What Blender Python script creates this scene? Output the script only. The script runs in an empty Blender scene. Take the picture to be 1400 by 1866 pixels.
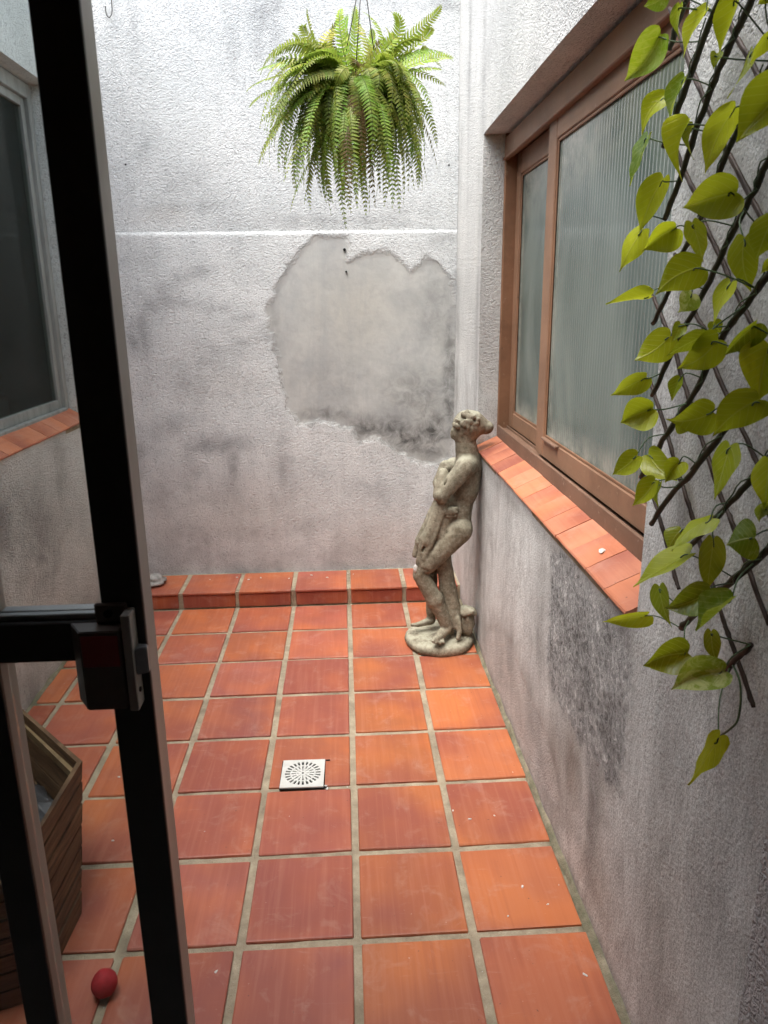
import bpy, bmesh, math, random
import numpy as np
from mathutils import Vector, Matrix, noise

scene = bpy.context.scene
R = math.radians

# ------------------------------------------------------------------ camera
cam_data = bpy.data.cameras.new("camera")
cam = bpy.data.objects.new("camera", cam_data)
scene.collection.objects.link(cam)
cam.location = (0.0022, -3.3886, 1.5021)
pitch, yaw, roll = -0.2571, 0.0474, -0.0134
fwd = Vector((math.sin(yaw) * math.cos(pitch), math.cos(yaw) * math.cos(pitch), math.sin(pitch)))
rt0 = Vector((math.cos(yaw), -math.sin(yaw), 0))
up0 = rt0.cross(fwd)
rgt = math.cos(roll) * rt0 + math.sin(roll) * up0
upv = -math.sin(roll) * rt0 + math.cos(roll) * up0
cam.rotation_euler = Matrix((rgt, upv, -fwd)).transposed().to_euler()
cam_data.sensor_fit = 'AUTO'
cam_data.sensor_width = 36
cam_data.lens = 1294.1 / 1866 * 36
cam_data.shift_x = (700 - 691.74) / 1866
cam_data.shift_y = (889.92 - 933) / 1866
cam_data.clip_start = 0.02
cam_data.clip_end = 500
cam_data.dof.use_dof = True
cam_data.dof.focus_distance = 2.6
cam_data.dof.aperture_fstop = 13
scene.camera = cam

# ------------------------------------------------------------------ sky, sun, exposure
SUN_EL, SUN_AZ = 68, -130          # azimuth measured from +Y towards +X
world = bpy.data.worlds.new("World")
scene.world = world
world.use_nodes = True
wt = world.node_tree
wt.nodes.clear()
sky = wt.nodes.new('ShaderNodeTexSky')
sky.sky_type = 'NISHITA'
sky.sun_disc = False
sky.sun_elevation = R(SUN_EL)
sky.sun_rotation = R(SUN_AZ)
sky.dust_density = 4.0
hs = wt.nodes.new('ShaderNodeHueSaturation')
hs.inputs['Saturation'].default_value = 0.5      # clouded-over sky, nearly white
bg = wt.nodes.new('ShaderNodeBackground')
bg.inputs['Strength'].default_value = 0.15
wo = wt.nodes.new('ShaderNodeOutputWorld')
wt.links.new(sky.outputs[0], hs.inputs['Color'])
wt.links.new(hs.outputs[0], bg.inputs['Color'])
wt.links.new(bg.outputs[0], wo.inputs['Surface'])

sun_data = bpy.data.lights.new("sun", 'SUN')
sun_data.energy = 1.5
sun_data.angle = R(50)
sun_data.color = (1.0, 0.97, 0.93)
sun = bpy.data.objects.new("sun", sun_data)
scene.collection.objects.link(sun)
sd = Vector((math.sin(R(SUN_AZ)) * math.cos(R(SUN_EL)), math.cos(R(SUN_AZ)) * math.cos(R(SUN_EL)), math.sin(R(SUN_EL))))
sun.rotation_euler = sd.to_track_quat('Z', 'Y').to_euler()
sun.location = (0, 0, 8)

scene.view_settings.view_transform = 'Standard'
scene.view_settings.look = 'None'
scene.view_settings.gamma = 1
scene.view_settings.use_curve_mapping = False
scene.view_settings.exposure = 1.54
scene.cycles.use_denoising = True
scene.cycles.max_bounces = 8
scene.cycles.use_adaptive_sampling = True
scene.cycles.adaptive_threshold = 0.025
scene.cycles.diffuse_bounces = 4
scene.cycles.glossy_bounces = 4
scene.cycles.transmission_bounces = 6
scene.cycles.transparent_max_bounces = 16
scene.cycles.sample_clamp_indirect = 6
scene.cycles.caustics_reflective = False
scene.cycles.caustics_refractive = False

# ------------------------------------------------------------------ measured data (metres)
BARS_FRONT = [[[0.532, -2.206, 1.959], [0.532, -2.19, 1.936], [0.532, -2.166, 1.911], [0.532, -2.143, 1.883]], [[0.532, -2.311, 1.919], [0.532, -2.295, 1.899], [0.532, -2.232, 1.832], [0.532, -2.2, 1.791], [0.532, -2.152, 1.74]], [[0.532, -2.404, 1.883], [0.532, -2.384, 1.866], [0.532, -2.36, 1.846], [0.532, -2.314, 1.806], [0.532, -2.277, 1.763], [0.532, -2.232, 1.695], [0.532, -2.179, 1.625]], [[0.532, -2.457, 1.785], [0.532, -2.44, 1.773], [0.532, -2.419, 1.759], [0.532, -2.39, 1.725], [0.532, -2.347, 1.673], [0.532, -2.297, 1.608], [0.532, -2.25, 1.564], [0.532, -2.213, 1.508], [0.532, -2.168, 1.46]], [[0.532, -2.486, 1.689], [0.532, -2.463, 1.664], [0.532, -2.442, 1.634], [0.532, -2.393, 1.581], [0.532, -2.349, 1.526], [0.532, -2.282, 1.454], [0.532, -2.246, 1.413], [0.532, -2.188, 1.338]], [[0.532, -2.53, 1.561], [0.532, -2.493, 1.529], [0.532, -2.442, 1.484], [0.532, -2.398, 1.446], [0.532, -2.344, 1.371], [0.532, -2.282, 1.309], [0.532, -2.222, 1.246], [0.532, -2.173, 1.191]], [[0.532, -2.556, 1.445], [0.532, -2.519, 1.408], [0.532, -2.467, 1.357], [0.532, -2.414, 1.304], [0.532, -2.341, 1.23], [0.532, -2.299, 1.196], [0.532, -2.227, 1.119]], [[0.532, -2.579, 1.34], [0.532, -2.542, 1.304], [0.532, -2.492, 1.252], [0.532, -2.434, 1.191], [0.532, -2.39, 1.147], [0.532, -2.359, 1.116]], [[0.532, -2.604, 1.228], [0.532, -2.566, 1.192], [0.532, -2.524, 1.148], [0.532, -2.465, 1.094], [0.532, -2.413, 1.037], [0.532, -2.37, 0.991]], [[0.532, -2.557, 1.056], [0.532, -2.534, 1.027], [0.532, -2.508, 0.992]]]
BARS_BACK = [[[0.55, -2.093, 1.959], [0.55, -2.132, 1.913], [0.55, -2.189, 1.844], [0.55, -2.259, 1.77], [0.55, -2.316, 1.707], [0.55, -2.336, 1.692], [0.55, -2.4, 1.631], [0.55, -2.451, 1.584]], [[0.55, -2.122, 1.782], [0.55, -2.177, 1.715], [0.55, -2.24, 1.657], [0.55, -2.277, 1.611], [0.55, -2.328, 1.566], [0.55, -2.375, 1.523], [0.55, -2.411, 1.49], [0.55, -2.434, 1.471], [0.55, -2.485, 1.427]], [[0.55, -2.251, 1.928], [0.55, -2.28, 1.888], [0.55, -2.327, 1.837], [0.55, -2.351, 1.815], [0.55, -2.383, 1.782], [0.55, -2.422, 1.74]], [[0.55, -2.117, 1.505], [0.55, -2.149, 1.479], [0.55, -2.212, 1.427], [0.55, -2.25, 1.38], [0.55, -2.278, 1.353], [0.55, -2.325, 1.302], [0.55, -2.351, 1.278], [0.55, -2.413, 1.217], [0.55, -2.442, 1.195], [0.55, -2.492, 1.148], [0.55, -2.558, 1.088]], [[0.55, -2.191, 1.57], [0.55, -2.238, 1.521], [0.55, -2.282, 1.475], [0.55, -2.314, 1.453], [0.55, -2.35, 1.406], [0.55, -2.395, 1.366], [0.55, -2.456, 1.316], [0.55, -2.49, 1.286], [0.55, -2.528, 1.258]], [[0.55, -2.135, 1.358], [0.55, -2.158, 1.336], [0.55, -2.202, 1.295], [0.55, -2.236, 1.26], [0.55, -2.297, 1.2], [0.55, -2.334, 1.164], [0.55, -2.366, 1.13], [0.55, -2.449, 1.047], [0.55, -2.474, 1.027], [0.55, -2.519, 0.989], [0.55, -2.549, 0.961]], [[0.55, -2.187, 1.157], [0.55, -2.22, 1.129], [0.55, -2.259, 1.088], [0.55, -2.296, 1.049], [0.55, -2.311, 1.035]]]
LEAVES = [[0.484, -2.222, 1.88, 0.4443, -2.1868, 1.8277, 0.0504, 'G'], [0.475, -2.253, 1.922, 0.4534, -2.2308, 1.9128, 0.0297, 'G'], [0.478, -2.294, 1.893, 0.4788, -2.2736, 1.8588, 0.0136, 'g'], [0.514, -2.303, 1.886, 0.4934, -2.2801, 1.8326, 0.0196, 'Y'], [0.468, -2.473, 1.837, 0.4536, -2.4482, 1.7879, 0.0254, 'Y'], [0.47, -2.43, 1.792, 0.4647, -2.4347, 1.7746, 0.0149, 'D'], [0.492, -2.474, 1.783, 0.4801, -2.4625, 1.7323, 0.0206, 'O'], [0.488, -2.516, 1.786, 0.4774, -2.5021, 1.7576, 0.0172, 'Y'], [0.514, -2.186, 1.807, 0.4773, -2.1719, 1.7619, 0.0342, 'O'], [0.501, -2.278, 1.808, 0.49, -2.2507, 1.7532, 0.0189, 'G'], [0.477, -2.221, 1.743, 0.4483, -2.2103, 1.6767, 0.0101, 'g'], [0.475, -2.362, 1.731, 0.4502, -2.3503, 1.6655, 0.0221, 'Y'], [0.484, -2.355, 1.728, 0.4712, -2.3536, 1.6886, 0.0149, 'D'], [0.515, -2.403, 1.738, 0.488, -2.3695, 1.674, 0.0325, 'Y'], [0.505, -2.537, 1.731, 0.4675, -2.5116, 1.6722, 0.0609, 'O'], [0.466, -2.521, 1.62, 0.4191, -2.4889, 1.5978, 0.0538, 'O'], [0.501, -2.234, 1.68, 0.4802, -2.2064, 1.6069, 0.0355, 'Y'], [0.488, -2.202, 1.609, 0.4489, -2.1809, 1.5529, 0.0353, 'Y'], [0.505, -2.284, 1.603, 0.4688, -2.2566, 1.5679, 0.0477, 'O'], [0.48, -2.386, 1.601, 0.5016, -2.3836, 1.5488, 0.0254, 'O'], [0.47, -2.443, 1.541, 0.4188, -2.4255, 1.5098, 0.0529, 'O'], [0.497, -2.232, 1.505, 0.4335, -2.2187, 1.4823, 0.0238, 'Y'], [0.508, -2.35, 1.507, 0.4898, -2.3552, 1.4808, 0.0349, 'P'], [0.5, -2.465, 1.52, 0.4819, -2.4558, 1.4691, 0.019, 'Y'], [0.515, -2.46, 1.575, 0.5249, -2.4607, 1.506, 0.0362, 'O'], [0.498, -2.547, 1.59, 0.4867, -2.5435, 1.5444, 0.0377, 'O'], [0.474, -2.598, 1.54, 0.4636, -2.5938, 1.5257, 0.0132, 'Y'], [0.499, -2.31, 1.446, 0.4528, -2.2956, 1.4078, 0.05, 'O'], [0.48, -2.38, 1.466, 0.4655, -2.3876, 1.444, 0.0202, 'D'], [0.466, -2.48, 1.454, 0.4274, -2.4763, 1.4247, 0.0253, 'D'], [0.478, -2.491, 1.45, 0.4371, -2.4682, 1.409, 0.0432, 'Y'], [0.514, -2.405, 1.47, 0.5246, -2.4067, 1.45, 0.0197, 'D'], [0.497, -2.54, 1.471, 0.4711, -2.5284, 1.4299, 0.025, 'D'], [0.515, -2.542, 1.446, 0.5029, -2.5548, 1.379, 0.0582, 'Y'], [0.506, -2.219, 1.374, 0.4609, -2.196, 1.332, 0.0403, 'O'], [0.505, -2.342, 1.386, 0.4953, -2.3377, 1.3513, 0.0214, 'D'], [0.469, -2.339, 1.34, 0.4281, -2.3172, 1.3149, 0.0532, 'O'], [0.498, -2.461, 1.352, 0.4468, -2.4449, 1.3304, 0.0503, 'O'], [0.489, -2.578, 1.385, 0.4497, -2.5601, 1.3366, 0.049, 'O'], [0.51, -2.338, 1.317, 0.5285, -2.3454, 1.3048, 0.0184, 'D'], [0.475, -2.282, 1.255, 0.4367, -2.2669, 1.223, 0.0374, 'O'], [0.513, -2.237, 1.246, 0.54, -2.294, 1.214, 0.0464, 'O'], [0.51, -2.357, 1.26, 0.4897, -2.3619, 1.2289, 0.0334, 'O'], [0.484, -2.335, 1.226, 0.455, -2.3258, 1.1828, 0.0309, 'O'], [0.498, -2.322, 1.22, 0.4977, -2.3247, 1.1786, 0.0226, 'D'], [0.488, -2.529, 1.32, 0.4618, -2.5375, 1.2554, 0.0347, 'O'], [0.499, -2.486, 1.21, 0.444, -2.4823, 1.1691, 0.027, 'O'], [0.511, -2.381, 1.16, 0.489, -2.3929, 1.1309, 0.0352, 'D'], [0.481, -2.471, 1.155, 0.4086, -2.4465, 1.1046, 0.0323, 'O'], [0.507, -2.48, 1.178, 0.5002, -2.5151, 1.1167, 0.0334, 'D'], [0.466, -2.642, 1.236, 0.4385, -2.6297, 1.2286, 0.0488, 'g'], [0.495, -2.506, 1.11, 0.4404, -2.4994, 1.0827, 0.0422, 'g'], [0.485, -2.582, 1.136, 0.4463, -2.5779, 1.0869, 0.029, 'g'], [0.492, -2.365, 1.061, 0.4927, -2.3972, 1.0038, 0.0243, 'D'], [0.512, -2.289, 0.976, 0.4493, -2.2719, 0.9354, 0.0254, 'Y'], [0.513, -2.434, 0.98, 0.4504, -2.4177, 0.9589, 0.055, 'D'], [0.473, -2.561, 1.08, 0.4715, -2.5881, 1.051, 0.0172, 'D'], [0.478, -2.595, 1.041, 0.4207, -2.5753, 1.0048, 0.0448, 'P'], [0.483, -2.593, 0.945, 0.4352, -2.6035, 0.886, 0.0346, 'Y'], [0.51, -2.58, 1.312, 0.5021, -2.5949, 1.2537, 0.0356, 'Y'], [0.508, -2.59, 1.26, 0.4987, -2.586, 1.2358, 0.0146, 'P'], [0.5, -2.481, 1.836, 0.4911, -2.4775, 1.8293, 0.0126, 'Y']]
TRAIL = [[0.53, -2.525, 1.009], [0.53, -2.545, 0.996], [0.53, -2.553, 0.972], [0.53, -2.552, 0.94], [0.53, -2.537, 0.916], [0.53, -2.516, 0.891]]
FERN_C = [0.073, -0.75, 2.228]
FERN_SIL = [[-0.297, -0.69, 2.155], [-0.287, -0.708, 2.197], [-0.27, -0.693, 2.263], [-0.25, -0.756, 2.226], [-0.247, -0.751, 2.086], [-0.271, -0.722, 1.99], [-0.241, -0.753, 1.958], [-0.188, -0.775, 1.934], [-0.148, -0.762, 1.913], [-0.21, -0.792, 2.016], [-0.226, -0.765, 2.117], [-0.152, -0.691, 1.816], [-0.118, -0.695, 1.839], [-0.053, -0.735, 1.844], [0.011, -0.75, 1.754], [0.041, -0.769, 1.805], [0.069, -0.799, 1.793], [0.117, -0.777, 1.804], [0.226, -0.716, 1.81], [0.295, -0.706, 1.884], [0.33, -0.767, 2.014], [0.158, -0.716, 1.829], [-0.083, -0.717, 1.821], [-0.016, -0.727, 1.802], [0.403, -0.73, 2.291], [0.355, -0.719, 2.217], [0.365, -0.766, 2.243], [0.344, -0.725, 2.271], [0.331, -0.776, 2.425], [0.202, -0.752, 2.408], [0.326, -0.718, 2.377], [-0.088, -0.727, 2.428], [-0.102, -0.775, 2.372], [-0.128, -0.697, 2.374], [-0.063, -0.732, 2.371], [0.291, -0.74, 2.337], [0.391, -0.809, 2.276], [0.29, -0.744, 2.32]]
FERN_TOP = [[-0.063, -0.8, 2.317], [-0.093, -0.716, 2.311], [0.162, -0.757, 2.379], [0.268, -0.687, 2.379], [0.237, -0.721, 2.31], [0.147, -0.69, 2.328], [0.01, -0.78, 2.371], [0.107, -0.721, 2.418], [0.001, -0.702, 2.421], [0.057, -0.684, 2.435], [0.09, -0.78, 2.379], [0.037, -0.681, 2.379], [0.13, -0.676, 2.39], [-0.018, -0.712, 2.369], [0.168, -0.655, 2.372], [-0.039, -0.659, 2.337], [0.071, -0.746, 2.318], [0.217, -0.744, 2.344], [0.019, -0.817, 2.403], [0.072, -0.683, 2.454]]
FERN_FRONT = [[0.271, -0.882, 1.985], [-0.159, -0.861, 2.126], [0.111, -0.869, 1.917], [0.145, -0.802, 1.817], [0.005, -0.868, 2.021], [-0.207, -0.812, 2.038], [-0.225, -0.807, 1.95], [-0.219, -0.833, 2.034], [0.101, -0.78, 2.017], [0.0, -0.837, 1.871], [-0.174, -0.866, 2.157], [-0.19, -0.828, 2.046], [0.087, -0.894, 2.208], [0.104, -0.8, 1.906], [0.114, -0.865, 1.989], [-0.052, -0.78, 2.199], [-0.186, -0.868, 2.042], [0.251, -0.84, 1.938], [-0.109, -0.915, 1.904], [0.268, -0.816, 2.041], [0.289, -0.918, 2.031], [0.03, -0.847, 1.847], [-0.18, -0.889, 2.056], [0.22, -0.855, 1.819], [-0.084, -0.817, 2.217], [-0.158, -0.821, 2.249], [0.083, -0.884, 1.942], [-0.187, -0.822, 2.134], [0.046, -0.845, 1.883], [-0.028, -0.863, 2.091], [-0.244, -0.904, 1.962], [0.061, -0.889, 1.803], [-0.011, -0.847, 1.989], [0.252, -0.835, 1.95], [0.231, -0.789, 1.872], [0.244, -0.841, 2.067], [-0.076, -0.847, 2.12], [0.058, -0.826, 1.962], [-0.159, -0.812, 2.051], [0.209, -0.873, 2.112], [-0.185, -0.878, 2.119], [-0.217, -0.811, 2.183], [0.119, -0.821, 2.224], [0.262, -0.865, 1.88], [-0.022, -0.795, 1.837], [-0.043, -0.788, 1.836], [0.082, -0.84, 2.091], [-0.073, -0.849, 2.023], [0.303, -0.801, 1.962], [0.11, -0.907, 1.949], [0.065, -0.816, 2.027], [0.192, -0.799, 1.978], [-0.116, -0.88, 1.934], [0.11, -0.874, 1.811], [-0.2, -0.903, 1.917], [0.014, -0.892, 1.85], [-0.211, -0.913, 2.11], [0.138, -0.796, 1.856], [0.3, -0.867, 2.092], [-0.058, -0.827, 1.874], [0.09, -0.896, 1.887], [0.123, -0.841, 2.124], [0.217, -0.884, 1.974], [-0.039, -0.785, 1.835], [-0.127, -0.886, 1.862], [-0.244, -0.905, 2.042], [0.096, -0.802, 1.934], [-0.158, -0.834, 1.964], [0.252, -0.803, 1.873], [-0.081, -0.847, 1.886], [-0.23, -0.876, 2.204], [0.146, -0.912, 1.932], [-0.177, -0.882, 2.079], [-0.147, -0.783, 1.921], [-0.147, -0.831, 1.868], [-0.057, -0.82, 1.969], [0.168, -0.874, 2.067], [0.29, -0.84, 2.066], [0.321, -0.837, 1.934], [-0.205, -0.919, 2.041], [0.044, -0.906, 1.874], [0.037, -0.788, 2.22], [-0.12, -0.816, 1.863], [-0.02, -0.787, 1.887], [-0.208, -0.836, 2.237], [0.059, -0.824, 1.812], [-0.167, -0.9, 2.026], [-0.138, -0.856, 1.862], [0.015, -0.882, 1.97], [0.278, -0.843, 1.923], [0.229, -0.792, 1.868], [0.196, -0.824, 2.14], [-0.178, -0.84, 1.904], [0.081, -0.789, 1.873], [0.148, -0.832, 1.814], [-0.184, -0.824, 2.001], [0.185, -0.886, 1.98], [0.064, -0.894, 1.93], [0.124, -0.817, 2.226], [0.196, -0.798, 1.921], [-0.215, -0.82, 1.949], [-0.187, -0.858, 2.135], [-0.221, -0.9, 1.935], [0.298, -0.812, 2.059], [-0.01, -0.862, 1.887], [0.224, -0.793, 2.094], [0.043, -0.911, 1.82], [0.189, -0.824, 1.833], [0.253, -0.887, 1.97], [0.277, -0.916, 2.0], [0.091, -0.787, 1.833], [0.292, -0.861, 1.937], [0.022, -0.819, 2.173], [-0.129, -0.83, 2.025], [0.164, -0.918, 1.849], [0.231, -0.867, 2.15], [-0.021, -0.785, 1.842], [-0.165, -0.88, 1.883], [0.259, -0.876, 1.882], [0.225, -0.892, 2.025]]
FERN_BACK = [[-0.033, -0.658, 1.855], [0.089, -0.676, 1.864], [-0.066, -0.686, 1.868], [-0.027, -0.632, 1.949], [-0.009, -0.616, 2.247], [0.288, -0.636, 2.077], [0.065, -0.679, 2.102], [0.096, -0.657, 2.039], [-0.084, -0.718, 1.873], [-0.041, -0.624, 2.002], [0.167, -0.6, 1.895], [-0.082, -0.72, 2.061], [0.192, -0.596, 2.046], [0.275, -0.613, 2.072], [0.176, -0.701, 1.995], [0.055, -0.697, 2.161], [0.313, -0.675, 2.032], [-0.236, -0.705, 2.014], [0.135, -0.603, 2.188], [0.103, -0.715, 1.901], [0.152, -0.63, 1.977], [-0.024, -0.7, 2.158], [-0.073, -0.643, 1.904], [0.272, -0.641, 1.902], [0.19, -0.721, 1.863], [0.084, -0.607, 2.142], [0.171, -0.67, 1.918], [0.062, -0.688, 2.171], [-0.085, -0.595, 2.031], [-0.138, -0.714, 1.895], [0.077, -0.704, 1.995], [-0.135, -0.64, 2.032], [0.148, -0.721, 2.051], [0.037, -0.596, 2.137], [-0.057, -0.64, 2.152], [0.29, -0.632, 1.927], [0.233, -0.716, 1.943], [-0.134, -0.717, 1.902], [-0.151, -0.715, 2.033], [0.194, -0.616, 2.08], [0.221, -0.601, 2.071], [0.312, -0.595, 2.064], [-0.183, -0.721, 1.93], [-0.127, -0.666, 1.948], [0.143, -0.718, 2.06], [-0.014, -0.677, 1.961], [-0.173, -0.678, 2.043], [0.15, -0.595, 1.958], [0.302, -0.624, 1.92], [0.164, -0.714, 1.876], [0.027, -0.627, 1.877], [0.279, -0.689, 1.947], [0.043, -0.62, 2.044], [0.083, -0.683, 1.886], [0.236, -0.723, 1.96], [-0.008, -0.637, 1.856], [-0.198, -0.717, 1.963], [0.035, -0.654, 2.238], [-0.017, -0.717, 2.185], [-0.036, -0.729, 2.104]]
FERN_HANG = [0.095, -0.75, 2.545]
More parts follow.
